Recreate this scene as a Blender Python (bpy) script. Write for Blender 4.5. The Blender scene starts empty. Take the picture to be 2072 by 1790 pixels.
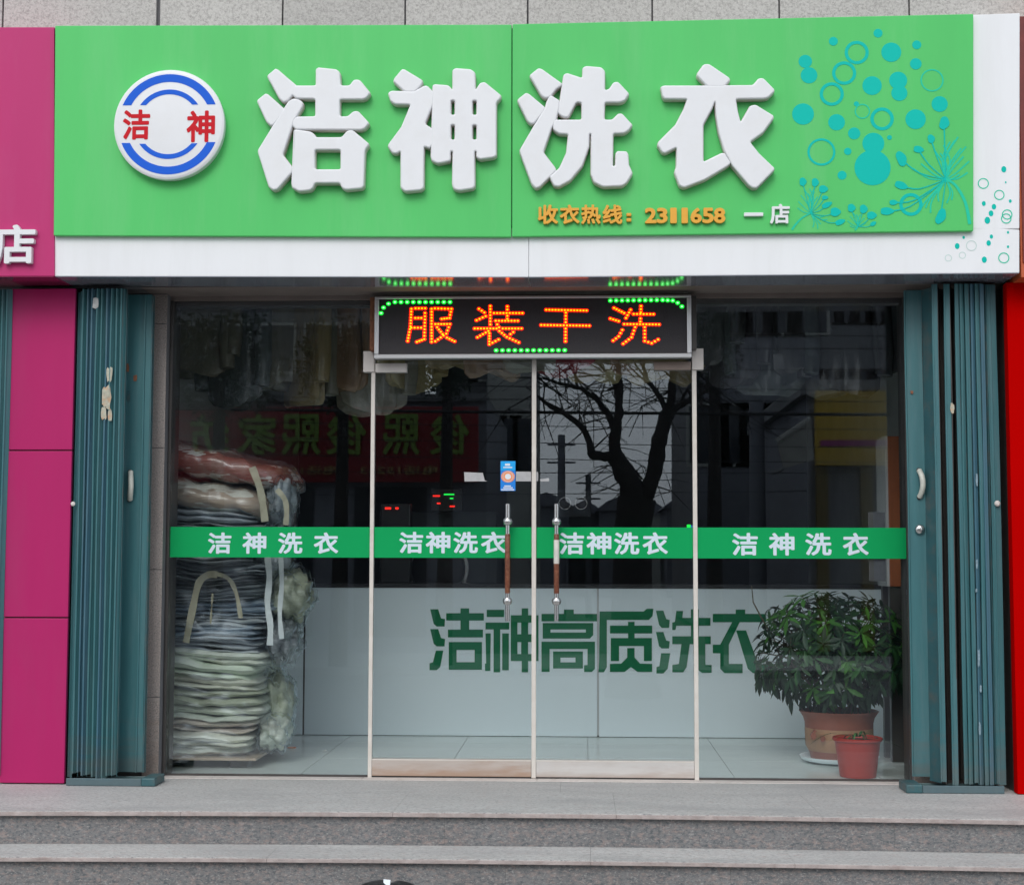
import bpy, bmesh, math, random
from mathutils import Vector, Matrix, noise
random.seed(7)
SC = bpy.context.scene
COL = SC.collection
PI = math.pi

# ------------------------------------------------------------------ camera
F_PX, CW, CH = 3117.0, 2072.0, 1790.0            # focal length in pixels of a 2072 px wide picture
CAM = Vector((0.257, -8.5, 1.193))
YAW, PITCH, ROLL = 0.0446, 0.0754, 0.0022
_f = Vector((-math.sin(YAW) * math.cos(PITCH), math.cos(YAW) * math.cos(PITCH), math.sin(PITCH)))
_r0 = Vector((math.cos(YAW), math.sin(YAW), 0))
_u0 = _r0.cross(_f)
_r = _r0 * math.cos(ROLL) + _u0 * math.sin(ROLL)
_u = _u0 * math.cos(ROLL) - _r0 * math.sin(ROLL)
cd = bpy.data.cameras.new('camera')
cam = bpy.data.objects.new('camera', cd)
COL.objects.link(cam)
M = Matrix((( _r.x, _u.x, -_f.x, CAM.x), (_r.y, _u.y, -_f.y, CAM.y), (_r.z, _u.z, -_f.z, CAM.z), (0, 0, 0, 1)))
cam.matrix_world = M
cd.sensor_width = 36.0
cd.lens = 36.0 * F_PX / CW
cd.clip_start = 0.05
cd.clip_end = 2000
SC.camera = cam

# ------------------------------------------------------------------ sky, sun, exposure
SUN_EL, SUN_AZ = math.radians(40), math.radians(192)   # high, behind the camera and slightly to its left
w = bpy.data.worlds.new('World'); SC.world = w; w.use_nodes = True
nt = w.node_tree; nt.nodes.clear()
sky = nt.nodes.new('ShaderNodeTexSky'); sky.sky_type = 'NISHITA'; sky.sun_disc = False
sky.sun_elevation = SUN_EL; sky.sun_rotation = SUN_AZ
sky.air_density = 1.0; sky.dust_density = 3.0; sky.ozone_density = 1.0
hs = nt.nodes.new('ShaderNodeHueSaturation'); hs.inputs['Saturation'].default_value = 0.30
bg = nt.nodes.new('ShaderNodeBackground'); bg.inputs['Strength'].default_value = 0.125
wo = nt.nodes.new('ShaderNodeOutputWorld')
ov = nt.nodes.new('ShaderNodeMix'); ov.data_type = 'RGBA'; ov.inputs[0].default_value = 0.55; ov.inputs[7].default_value = (8.6, 9.4, 10.4, 1)   # even overcast veil
nt.links.new(sky.outputs[0], hs.inputs['Color']); nt.links.new(hs.outputs[0], ov.inputs[6]); nt.links.new(ov.outputs[2], bg.inputs['Color']); nt.links.new(bg.outputs[0], wo.inputs[0])
sl = bpy.data.lights.new('sun', 'SUN'); sl.energy = 1.0; sl.angle = math.radians(28); sl.color = (1.0, 0.965, 0.92)
so = bpy.data.objects.new('sun', sl); COL.objects.link(so)
# direction towards the sun: rotation 0 = +Y, growing clockwise seen from above
_sd = Vector((math.sin(SUN_AZ) * math.cos(SUN_EL), math.cos(SUN_AZ) * math.cos(SUN_EL), math.sin(SUN_EL)))
so.rotation_euler = _sd.to_track_quat('Z', 'Y').to_euler(); so.location = _sd * 30
SC.view_settings.view_transform = 'Standard'
try: SC.view_settings.look = 'None'
except Exception: pass
SC.view_settings.gamma = 1.0
SC.view_settings.use_curve_mapping = False
SC.view_settings.exposure = 0.20
SC.render.engine = 'CYCLES'
SC.cycles.max_bounces = 10; SC.cycles.diffuse_bounces = 5; SC.cycles.glossy_bounces = 5
SC.cycles.transparent_max_bounces = 24; SC.cycles.transmission_bounces = 6
SC.cycles.caustics_reflective = False; SC.cycles.caustics_refractive = False
SC.cycles.use_denoising = True

# ------------------------------------------------------------------ measuring helpers
K = CW / 2696.0
def P(sx, sy, y=0.0):
    """point of the plane at depth y that was measured at (sx, sy) on the 2696 px wide photograph"""
    d = _f + _r * ((sx * K - CW / 2) / F_PX) + _u * ((CH / 2 - sy * K) / F_PX)
    return CAM + d * ((y - CAM.y) / d.y)
def Q(x, y2, y=0.0):                                  # same, measured on a 2072 px wide copy
    return P(x / K, y2 / K, y)
def R(x, y2, Y):                                      # something seen mirrored in the shop glass, Y metres out in the street
    p = Q(x, y2, Y); return Vector((p.x, -Y, p.z))

# ------------------------------------------------------------------ objects
def thing(name, label, cat, loc=(0, 0, 0), group=None, kind=None):
    o = bpy.data.objects.new(name, None); COL.objects.link(o); o.location = loc
    o.empty_display_size = 0.1
    if label: o['label'] = label
    if cat: o['category'] = cat
    if group: o['group'] = group
    if kind: o['kind'] = kind
    return o
def tag(o, label=None, cat=None, group=None, kind=None):
    if label: o['label'] = label
    if cat: o['category'] = cat
    if group: o['group'] = group
    if kind: o['kind'] = kind
    return o
def origin(p):
    v = Vector((0, 0, 0))
    while p is not None:
        v += p.location; p = p.parent
    return v
class MB:
    def __init__(s): s.v = []; s.f = []
    def add(s, vs, fs):
        n = len(s.v); s.v += [Vector(v) for v in vs]; s.f += [tuple(i + n for i in f) for f in fs]; return s
    def box(s, x0, x1, y0, y1, z0, z1):
        if x0 > x1: x0, x1 = x1, x0
        if y0 > y1: y0, y1 = y1, y0
        if z0 > z1: z0, z1 = z1, z0
        return s.add([(x0,y0,z0),(x1,y0,z0),(x1,y1,z0),(x0,y1,z0),(x0,y0,z1),(x1,y0,z1),(x1,y1,z1),(x0,y1,z1)],
                     [(0,3,2,1),(4,5,6,7),(0,1,5,4),(1,2,6,5),(2,3,7,6),(3,0,4,7)])
    def prism(s, pts, depth):
        """front polygon (counter-clockwise seen from the street) pushed back by depth along +y"""
        n = len(pts); pts = [Vector(p) for p in pts]
        a = sum(pts[i].x * pts[(i+1) % n].z - pts[(i+1) % n].x * pts[i].z for i in range(n))
        if a < 0: pts = pts[::-1]
        back = [p + Vector((0, depth, 0)) for p in pts]
        fs = [tuple(range(n)), tuple(range(2*n - 1, n - 1, -1))]
        fs += [(i, i + n, (i + 1) % n + n, (i + 1) % n) for i in range(n)]
        return s.add(pts + back, fs)
    def tube(s, path, rad, n=8, cap=True):
        path = [Vector(p) for p in path]; k = len(path)
        if not hasattr(rad, '__len__'): rad = [rad] * k
        base = len(s.v); up = None; vs = []
        for i, p in enumerate(path):
            t = (path[min(i+1, k-1)] - path[max(i-1, 0)])
            t = t.normalized() if t.length > 1e-9 else Vector((0, 0, 1))
            if up is None:
                up = t.orthogonal().normalized()
            else:
                up = (up - t * up.dot(t)); up = up.normalized() if up.length > 1e-6 else t.orthogonal().normalized()
            b = t.cross(up)
            for j in range(n):
                a = 2 * PI * j / n
                vs.append(p + (up * math.cos(a) + b * math.sin(a)) * rad[i])
        fs = [(i*n + j, i*n + (j+1) % n, (i+1)*n + (j+1) % n, (i+1)*n + j) for i in range(k-1) for j in range(n)]
        if cap: fs += [tuple(range(n-1, -1, -1)), tuple(range((k-1)*n, k*n))]
        return s.add(vs, fs)
    def lathe(s, c, prof, n=32, axis='z', close=False):
        """prof: list of (radius, offset along axis)"""
        c = Vector(c); vs = []
        for r, h in prof:
            for j in range(n):
                a = 2 * PI * j / n
                if axis == 'z': vs.append(c + Vector((r*math.cos(a), r*math.sin(a), h)))
                elif axis == 'y': vs.append(c + Vector((r*math.cos(a), h, r*math.sin(a))))
                else: vs.append(c + Vector((h, r*math.cos(a), r*math.sin(a))))
        k = len(prof)
        fs = [(i*n + j, i*n + (j+1) % n, (i+1)*n + (j+1) % n, (i+1)*n + j) for i in range(k-1) for j in range(n)]
        if prof[0][0] > 1e-6: fs.append(tuple(range(n-1, -1, -1)))
        if prof[-1][0] > 1e-6: fs.append(tuple(range((k-1)*n, k*n)))
        return s.add(vs, fs)
    def disc(s, c, rx, rz, depth=0.001, n=28, ang=0.0):
        c = Vector(c)
        ca, sa = math.cos(ang), math.sin(ang)
        return s.prism([c + Vector((rx*math.cos(t)*ca - rz*math.sin(t)*sa, 0, rx*math.cos(t)*sa + rz*math.sin(t)*ca)) for t in [2*PI*j/n for j in range(n)]], depth)
    def ring(s, c, r, wd, depth=0.001, n=36, t0=0.0, t1=2*PI, sx=1.0):
        c = Vector(c); full = abs(t1 - t0 - 2*PI) < 1e-6
        m = n if full else n + 1
        vs = []
        for j in range(m):
            t = t0 + (t1 - t0) * j / n
            d = Vector((math.cos(t) * sx, 0, math.sin(t)))
            vs += [c + d*(r - wd), c + d*r, c + d*r + Vector((0, depth, 0)), c + d*(r - wd) + Vector((0, depth, 0))]
        fs = []
        for j in range(n):
            a = j*4; b = ((j+1) % m)*4
            fs += [(a, a+1, b+1, b), (a+1, a+2, b+2, b+1), (a+2, a+3, b+3, b+2), (a+3, a, b, b+3)]
        if not full: fs += [(0, 3, 2, 1), (n*4, n*4+1, n*4+2, n*4+3)]
        return s.add(vs, fs)
    def build(s, name, m, parent=None, bevel=0.0, smooth=False, seg=2, angle=40, fix=True):
        me = bpy.data.meshes.new(name)
        o0 = origin(parent)
        me.from_pydata([v - o0 for v in s.v], [], s.f)
        if fix:
            bm = bmesh.new(); bm.from_mesh(me); bmesh.ops.recalc_face_normals(bm, faces=bm.faces[:]); bm.to_mesh(me); bm.free()
        if smooth:
            me.shade_smooth()
            try: me.set_sharp_from_angle(angle=math.radians(angle))
            except Exception: pass
        me.materials.append(m)
        o = bpy.data.objects.new(name, me); COL.objects.link(o)
        if parent is not None: o.parent = parent
        if bevel:
            b = o.modifiers.new('bevel', 'BEVEL'); b.width = bevel; b.segments = seg; b.limit_method = 'ANGLE'; b.angle_limit = math.radians(35)
        return o
def box(name, m, parent, x0, x1, y0, y1, z0, z1, bevel=0.0):
    return MB().box(x0, x1, y0, y1, z0, z1).build(name, m, parent, bevel)

# ------------------------------------------------------------------ materials
def mat(name, col, rough=0.6, metal=0.0, var=0.0, vscale=3.0, bump=0.0, bscale=60.0, coat=0.0, spec=None, stretch=(1, 1, 1),
        dirt=None, dscale=1.2, damt=0.35, speck=None, emis=None, estr=0.0, rnd=0.0, local=False):
    m = bpy.data.materials.new(name); m.use_nodes = True; n = m.node_tree; N = n.nodes; L = n.links
    b = N['Principled BSDF']
    b.inputs['Base Color'].default_value = (*col, 1); b.inputs['Roughness'].default_value = rough; b.inputs['Metallic'].default_value = metal
    if spec is not None: b.inputs['Specular IOR Level'].default_value = spec
    if coat: b.inputs['Coat Weight'].default_value = coat; b.inputs['Coat Roughness'].default_value = 0.12
    if emis: b.inputs['Emission Color'].default_value = (*emis, 1); b.inputs['Emission Strength'].default_value = estr
    if local:
        g = N.new('ShaderNodeTexCoord'); src = g.outputs['Object']
    else:
        g = N.new('ShaderNodeNewGeometry'); src = g.outputs['Position']
    mp = N.new('ShaderNodeMapping'); mp.inputs['Scale'].default_value = stretch; L.new(src, mp.inputs[0]); src = mp.outputs[0]
    colout = None
    def rgb(c):
        r = N.new('ShaderNodeRGB'); r.outputs[0].default_value = (*c, 1); return r.outputs[0]
    cur = rgb(col)
    if var:
        t = N.new('ShaderNodeTexNoise'); t.inputs['Scale'].default_value = vscale; t.inputs['Detail'].default_value = 6; t.inputs['Roughness'].default_value = 0.65
        L.new(src, t.inputs['Vector'])
        r = N.new('ShaderNodeMapRange'); r.inputs[1].default_value = 0.3; r.inputs[2].default_value = 0.7; r.inputs[3].default_value = 1 - var; r.inputs[4].default_value = 1 + var
        L.new(t.outputs[0], r.inputs[0])
        mu = N.new('ShaderNodeVectorMath'); mu.operation = 'SCALE'; L.new(cur, mu.inputs[0]); L.new(r.outputs[0], mu.inputs['Scale']); cur = mu.outputs[0]
    if speck:
        for sc_, c2, lo, hi in speck:
            t = N.new('ShaderNodeTexNoise'); t.inputs['Scale'].default_value = sc_; t.inputs['Detail'].default_value = 3; t.inputs['Roughness'].default_value = 0.8
            L.new(src, t.inputs['Vector'])
            r = N.new('ShaderNodeMapRange'); r.inputs[1].default_value = lo; r.inputs[2].default_value = hi; L.new(t.outputs[0], r.inputs[0])
            mx = N.new('ShaderNodeMix'); mx.data_type = 'RGBA'; L.new(r.outputs[0], mx.inputs[0]); L.new(cur, mx.inputs[6]); mx.inputs[7].default_value = (*c2, 1); cur = mx.outputs[2]
    if dirt:
        t = N.new('ShaderNodeTexNoise'); t.inputs['Scale'].default_value = dscale; t.inputs['Detail'].default_value = 8; t.inputs['Roughness'].default_value = 0.7
        L.new(src, t.inputs['Vector'])
        r = N.new('ShaderNodeMapRange'); r.inputs[1].default_value = 0.48; r.inputs[2].default_value = 0.72; r.inputs[3].default_value = 0; r.inputs[4].default_value = damt
        L.new(t.outputs[0], r.inputs[0])
        mx = N.new('ShaderNodeMix'); mx.data_type = 'RGBA'; L.new(r.outputs[0], mx.inputs[0]); L.new(cur, mx.inputs[6]); mx.inputs[7].default_value = (*dirt, 1); cur = mx.outputs[2]
    if rnd:
        oi = N.new('ShaderNodeObjectInfo'); r = N.new('ShaderNodeMapRange'); r.inputs[3].default_value = 1 - rnd; r.inputs[4].default_value = 1 + rnd
        L.new(oi.outputs['Random'], r.inputs[0])
        mu = N.new('ShaderNodeVectorMath'); mu.operation = 'SCALE'; L.new(cur, mu.inputs[0]); L.new(r.outputs[0], mu.inputs['Scale']); cur = mu.outputs[0]
    L.new(cur, b.inputs['Base Color'])
    if bump:
        t = N.new('ShaderNodeTexNoise'); t.inputs['Scale'].default_value = bscale; t.inputs['Detail'].default_value = 5
        L.new(src, t.inputs['Vector'])
        bp = N.new('ShaderNodeBump'); bp.inputs['Strength'].default_value = bump; bp.inputs['Distance'].default_value = 0.01
        L.new(t.outputs[0], bp.inputs['Height']); L.new(bp.outputs[0], b.inputs['Normal'])
    return m
def glass_mat(name, tint, refl=0.045, rough=0.0, wave=0.0):
    m = bpy.data.materials.new(name); m.use_nodes = True; N = m.node_tree.nodes; L = m.node_tree.links; N.clear()
    out = N.new('ShaderNodeOutputMaterial'); tr = N.new('ShaderNodeBsdfTransparent'); tr.inputs[0].default_value = (*tint, 1)
    gl = N.new('ShaderNodeBsdfGlossy'); gl.inputs['Roughness'].default_value = rough; gl.inputs['Color'].default_value = (0.84, 0.92, 1.0, 1)
    g = N.new('ShaderNodeNewGeometry')
    d = N.new('ShaderNodeVectorMath'); d.operation = 'DOT_PRODUCT'; L.new(g.outputs['Incoming'], d.inputs[0]); L.new(g.outputs['Normal'], d.inputs[1])
    a = N.new('ShaderNodeMath'); a.operation = 'ABSOLUTE'; L.new(d.outputs['Value'], a.inputs[0])
    s1 = N.new('ShaderNodeMath'); s1.operation = 'SUBTRACT'; s1.inputs[0].default_value = 1; L.new(a.outputs[0], s1.inputs[1])
    pw = N.new('ShaderNodeMath'); pw.operation = 'POWER'; L.new(s1.outputs[0], pw.inputs[0]); pw.inputs[1].default_value = 5
    ma = N.new('ShaderNodeMath'); ma.operation = 'MULTIPLY_ADD'; L.new(pw.outputs[0], ma.inputs[0]); ma.inputs[1].default_value = 1 - refl; ma.inputs[2].default_value = refl
    mx = N.new('ShaderNodeMixShader'); L.new(ma.outputs[0], mx.inputs[0]); L.new(tr.outputs[0], mx.inputs[1]); L.new(gl.outputs[0], mx.inputs[2])
    if wave:
        t = N.new('ShaderNodeTexNoise'); t.inputs['Scale'].default_value = 1.6; t.inputs['Detail'].default_value = 1; L.new(g.outputs['Position'], t.inputs['Vector'])
        bp = N.new('ShaderNodeBump'); bp.inputs['Strength'].default_value = wave; bp.inputs['Distance'].default_value = 0.01; L.new(t.outputs[0], bp.inputs['Height']); L.new(bp.outputs[0], gl.inputs['Normal'])
    L.new(mx.outputs[0], out.inputs[0])
    return m

MT = {}
MT['green'] = mat('green_panel', (0.095, 0.56, 0.15), 0.42, spec=0.22, var=0.05, vscale=1.0, dirt=(0.20, 0.58, 0.24), dscale=1.3, damt=0.35, stretch=(2.5, 1, 0.35), bump=0.03, bscale=2.5)
MT['white'] = mat('white_panel', (0.80, 0.81, 0.83), 0.4, spec=0.3, var=0.02, vscale=2, dirt=(0.62, 0.62, 0.61), dscale=1.6, damt=0.3, stretch=(2.2, 1, 0.25))
MT['letter'] = mat('letter_white', (0.76, 0.77, 0.79), 0.32, spec=0.35, var=0.015, vscale=8, dirt=(0.60, 0.57, 0.52), dscale=6, damt=0.15)
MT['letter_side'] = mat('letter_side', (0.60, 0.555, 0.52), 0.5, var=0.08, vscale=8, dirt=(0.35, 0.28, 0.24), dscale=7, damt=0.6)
MT['magenta'] = mat('magenta_panel', (0.50, 0.035, 0.165), 0.45, spec=0.22, var=0.03, vscale=1.5, dirt=(0.50, 0.12, 0.25), dscale=2.5, damt=0.2, stretch=(2, 1, 0.4))
MT['magenta_wall'] = mat('magenta_wall_panel', (0.43, 0.021, 0.13), 0.42, spec=0.15, var=0.05, vscale=1.2, dirt=(0.36, 0.05, 0.14), dscale=1.8, damt=0.35, stretch=(2, 1, 0.4), bump=0.01, bscale=4)  # sign magenta made darker: shade on the wall put into its colour
MT['red'] = mat('red_panel', (0.46, 0.001, 0.001), 0.6, spec=0.0, var=0.03, vscale=2)
MT['orange_red'] = mat('orange_panel', (0.50, 0.10, 0.03), 0.45, var=0.06)
MT['teal'] = mat('teal_paint', (0.042, 0.148, 0.165), 0.42, var=0.10, vscale=4, dirt=(0.12, 0.20, 0.22), dscale=5, damt=0.45, stretch=(6, 6, 0.5), bump=0.04, bscale=30)
MT['teal_dark'] = mat('teal_paint_and_shade', (0.032, 0.105, 0.12), 0.5, var=0.15, vscale=5, dirt=(0.16, 0.10, 0.07), dscale=9, damt=0.5)  # darker teal: shade of recessed folds and webs put into colour; also track paint
MT['teal_blue'] = mat('teal_paint_blue', (0.048, 0.135, 0.185), 0.42, var=0.10, vscale=4, dirt=(0.12, 0.20, 0.22), dscale=5, damt=0.4, stretch=(6, 6, 0.5))
MT['rust'] = mat('rust', (0.24, 0.10, 0.055), 0.9, var=0.3, vscale=40, bump=0.3, bscale=150)
MT['rust_soft'] = mat('rust_soft', (0.38, 0.25, 0.18), 0.8, var=0.3, vscale=30)
MT['scrape'] = mat('worn_paper', (0.42, 0.42, 0.34), 0.85, var=0.3, vscale=30, dirt=(0.60, 0.22, 0.06), dscale=25, damt=0.8)
MT['scratch'] = mat('scratched_paint', (0.20, 0.29, 0.34), 0.7, var=0.4, vscale=60)
MT['paint_white'] = mat('white_blotch', (0.62, 0.62, 0.60), 0.85, var=0.2, vscale=30)
MT['red_paint'] = mat('red_blotch', (0.22, 0.03, 0.03), 0.8, var=0.4, vscale=50)
MT['granite'] = mat('pink_granite', (0.33, 0.295, 0.275), 0.55, var=0.08, vscale=2, bump=0.15, bscale=120,
                    speck=[(150, (0.13, 0.12, 0.12), 0.52, 0.62), (110, (0.48, 0.38, 0.34), 0.54, 0.64)])
MT['riser'] = mat('riser_granite', (0.18, 0.18, 0.182), 0.65, var=0.20, vscale=6, bump=0.1, bscale=100, stretch=(0.5, 1, 1),
                  speck=[(90, (0.09, 0.10, 0.11), 0.46, 0.62), (65, (0.27, 0.22, 0.205), 0.50, 0.66), (150, (0.34, 0.33, 0.32), 0.54, 0.68)])
MT['riser_dark'] = mat('riser_granite_dark', (0.13, 0.13, 0.135), 0.6, var=0.10, vscale=1.5, bump=0.1, bscale=100,
                  speck=[(85, (0.05, 0.05, 0.06), 0.47, 0.60), (60, (0.22, 0.18, 0.17), 0.52, 0.64)])
MT['tread'] = mat('tread_granite', (0.52, 0.515, 0.50), 0.62, var=0.10, vscale=2.2, dirt=(0.30, 0.30, 0.305), dscale=1.8, damt=0.7, stretch=(0.5, 1.4, 1),
                  speck=[(110, (0.22, 0.22, 0.225), 0.50, 0.64), (45, (0.42, 0.34, 0.32), 0.54, 0.72)], bump=0.08, bscale=60)
MT['nosing'] = mat('tread_edge', (0.40, 0.345, 0.33), 0.75, var=0.18, vscale=14, bump=0.4, bscale=90, dirt=(0.24, 0.17, 0.15), dscale=12, damt=0.6)
MT['stone'] = mat('pale_granite', (0.50, 0.485, 0.46), 0.75, var=0.06, vscale=1.2, bump=0.35, bscale=70,
                  speck=[(75, (0.33, 0.315, 0.30), 0.46, 0.62), (160, (0.60, 0.575, 0.54), 0.54, 0.66)], rnd=0.04)
MT['joint'] = mat('dark_mortar', (0.16, 0.16, 0.17), 0.9, var=0.1)
MT['lintel'] = mat('brown_plaster', (0.20, 0.165, 0.15), 0.7, var=0.15, vscale=5, bump=0.1, bscale=30)
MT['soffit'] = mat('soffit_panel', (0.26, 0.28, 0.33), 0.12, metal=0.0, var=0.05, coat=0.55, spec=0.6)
MT['soffit_m'] = mat('soffit_magenta', (0.30, 0.03, 0.10), 0.15, coat=0.6)
MT['frame_dark'] = mat('dark_frame', (0.055, 0.05, 0.048), 0.45, var=0.15, vscale=6)
MT['alu'] = mat('aluminium_edge', (0.66, 0.62, 0.57), 0.40, metal=0.0, var=0.05, vscale=10, dirt=(0.42, 0.34, 0.28), dscale=8, damt=0.35)
MT['brushed'] = mat('brushed_plate', (0.50, 0.48, 0.46), 0.38, metal=0.35, var=0.10, vscale=3, dirt=(0.36, 0.20, 0.11), dscale=4.5, damt=0.85, stretch=(1.2, 1, 5))
MT['plate_rusty'] = mat('kick_plate_rusty', (0.50, 0.44, 0.40), 0.45, metal=0.2, var=0.10, vscale=2, dirt=(0.36, 0.19, 0.10), dscale=1.6, damt=0.7, stretch=(1.0, 1, 5))
MT['plate_pale'] = mat('kick_plate_pale', (0.60, 0.58, 0.56), 0.42, metal=0.2, var=0.08, vscale=2, dirt=(0.40, 0.28, 0.22), dscale=1.3, damt=0.45, stretch=(1.0, 1, 5))
MT['steel'] = mat('steel', (0.62, 0.61, 0.60), 0.22, metal=1.0, var=0.04)
MT['silver'] = mat('silver_frame', (0.62, 0.62, 0.63), 0.30, metal=0.6)
MT['clamp'] = mat('clamp_plate', (0.58, 0.54, 0.51), 0.40, metal=0.2, var=0.06, vscale=8)
MT['clamp_brown'] = mat('clamp_plate_tarnished', (0.27, 0.21, 0.18), 0.40, metal=0.3, var=0.10, vscale=8)
MT['wood'] = mat('brown_grip', (0.16, 0.045, 0.022), 0.4, var=0.25, vscale=30, dirt=(0.50, 0.33, 0.18), dscale=60, damt=0.35)
MT['paper'] = mat('white_wrap', (0.66, 0.63, 0.58), 0.6, var=0.1, vscale=30)
MT['handle'] = mat('pale_handle', (0.55, 0.56, 0.50), 0.4, var=0.15, vscale=20)
MT['sill'] = mat('marble_sill', (0.66, 0.61, 0.575), 0.5, var=0.10, vscale=6, dirt=(0.35, 0.28, 0.25), dscale=12, damt=0.6)
MT['rubber'] = mat('black_rubber', (0.02, 0.02, 0.02), 0.6)
MT['band'] = mat('green_film', (0.001, 0.33, 0.095), 0.6, spec=0.15, var=0.03)
MT['filmtext'] = mat('white_film', (0.62, 0.72, 0.80), 0.5)
MT['print'] = mat('turquoise_print', spec=0.15, col=(0.001, 0.50, 0.42), rough=0.5, var=0.02)
MT['print_soft'] = mat('turquoise_print_soft', spec=0.15, col=(0.02, 0.56, 0.36), rough=0.5)
MT['print_pale'] = mat('turquoise_print_pale', (0.55, 0.68, 0.65), 0.42)
MT['amber'] = mat('amber_letter', (0.76, 0.37, 0.03), 0.4, var=0.05, vscale=20)
MT['blue'] = mat('logo_blue', (0.006, 0.11, 0.64), 0.5, spec=0.2)
MT['logo_red'] = mat('logo_red', (0.56, 0.002, 0.012), 0.5, spec=0.2)
MT['led_face'] = mat('led_face', (0.022, 0.018, 0.022), 0.45, bump=0.3, bscale=180)
MT['led_red'] = mat('led_red_halo', (0.6, 0.01, 0.0), 0.4, emis=(1.0, 0.006, 0.0), estr=1.5)  # red glow around each lamp, put into a wider glowing disc
MT['led_core'] = mat('led_yellow_core', (1, 0.4, 0.0), 0.4, emis=(1.0, 0.40, 0.0), estr=2.0)
MT['led_green'] = mat('led_green_body', (0.0, 0.5, 0.05), 0.4, emis=(0.0, 0.85, 0.03), estr=1.2)
MT['led_gcore'] = mat('led_green_core', (0.3, 1, 0.4), 0.4, emis=(0.25, 1.0, 0.32), estr=2.0)
MT['counter'] = mat('counter_white', (0.80, 0.89, 0.93), 0.35, var=0.02, vscale=1)
MT['counter_top'] = mat('counter_top_black', (0.03, 0.03, 0.032), 0.25)
MT['counter_text'] = mat('counter_green', (0.006, 0.17, 0.07), 0.5, spec=0.2)
MT['tile'] = mat('floor_tile', (0.66, 0.72, 0.69), 0.18, var=0.06, vscale=1.5, dirt=(0.42, 0.45, 0.42), dscale=3, damt=0.3, rnd=0.03)
MT['grout'] = mat('grout', (0.42, 0.44, 0.43), 0.9)
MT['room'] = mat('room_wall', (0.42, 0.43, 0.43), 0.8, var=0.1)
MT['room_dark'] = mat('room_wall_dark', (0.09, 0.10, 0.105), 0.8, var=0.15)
MT['asphalt'] = mat('asphalt', (0.12, 0.12, 0.122), 0.9, var=0.15, vscale=0.8, bump=0.2, bscale=80)
MT['paving'] = mat('paving', (0.34, 0.335, 0.325), 0.85, var=0.15, vscale=1.5, bump=0.15, bscale=60)
MT['glass'] = glass_mat('shop_glass', (0.972, 0.99, 0.992), 0.060, 0.0, 0.01)
MT['film'] = glass_mat('plastic_film', (0.93, 0.94, 0.93), 0.035, 0.30)

def add_low_rust(m, z0, z1, col, amt):
    """rust that creeps up from the lower edge of a metal plate, broken up by noise"""
    N = m.node_tree.nodes; L = m.node_tree.links; b = N['Principled BSDF']
    cur = b.inputs['Base Color'].links[0].from_socket
    g = N.new('ShaderNodeNewGeometry'); sx_ = N.new('ShaderNodeSeparateXYZ'); L.new(g.outputs['Position'], sx_.inputs[0])
    mp = N.new('ShaderNodeMapping'); mp.inputs['Scale'].default_value = (2.5, 1, 14); L.new(g.outputs['Position'], mp.inputs[0])
    t = N.new('ShaderNodeTexNoise'); t.inputs['Scale'].default_value = 2.2; t.inputs['Detail'].default_value = 7; L.new(mp.outputs[0], t.inputs['Vector'])
    r1 = N.new('ShaderNodeMapRange'); r1.inputs[1].default_value = z0; r1.inputs[2].default_value = z1; r1.inputs[3].default_value = 0.62; r1.inputs[4].default_value = -0.25; L.new(sx_.outputs['Z'], r1.inputs[0])
    ad = N.new('ShaderNodeMath'); ad.operation = 'ADD'; L.new(r1.outputs[0], ad.inputs[0]); L.new(t.outputs[0], ad.inputs[1])
    r2 = N.new('ShaderNodeMapRange'); r2.inputs[1].default_value = 0.62; r2.inputs[2].default_value = 1.05; r2.inputs[3].default_value = 0; r2.inputs[4].default_value = amt; L.new(ad.outputs[0], r2.inputs[0])
    mx = N.new('ShaderNodeMix'); mx.data_type = 'RGBA'; L.new(r2.outputs[0], mx.inputs[0]); L.new(cur, mx.inputs[6]); mx.inputs[7].default_value = (*col, 1)
    L.new(mx.outputs[2], b.inputs['Base Color'])
add_low_rust(MT['plate_rusty'], 0.012, 0.12, (0.38, 0.24, 0.16), 0.75)
add_low_rust(MT['plate_pale'], 0.012, 0.07, (0.38, 0.28, 0.22), 0.5)
add_low_rust(MT['granite'], 0.0, 0.8, (0.20, 0.15, 0.12), 0.5)
for k_ in ('teal', 'teal_blue'): add_low_rust(MT[k_], 0.0, 0.5, (0.10, 0.13, 0.13), 0.7)

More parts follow.
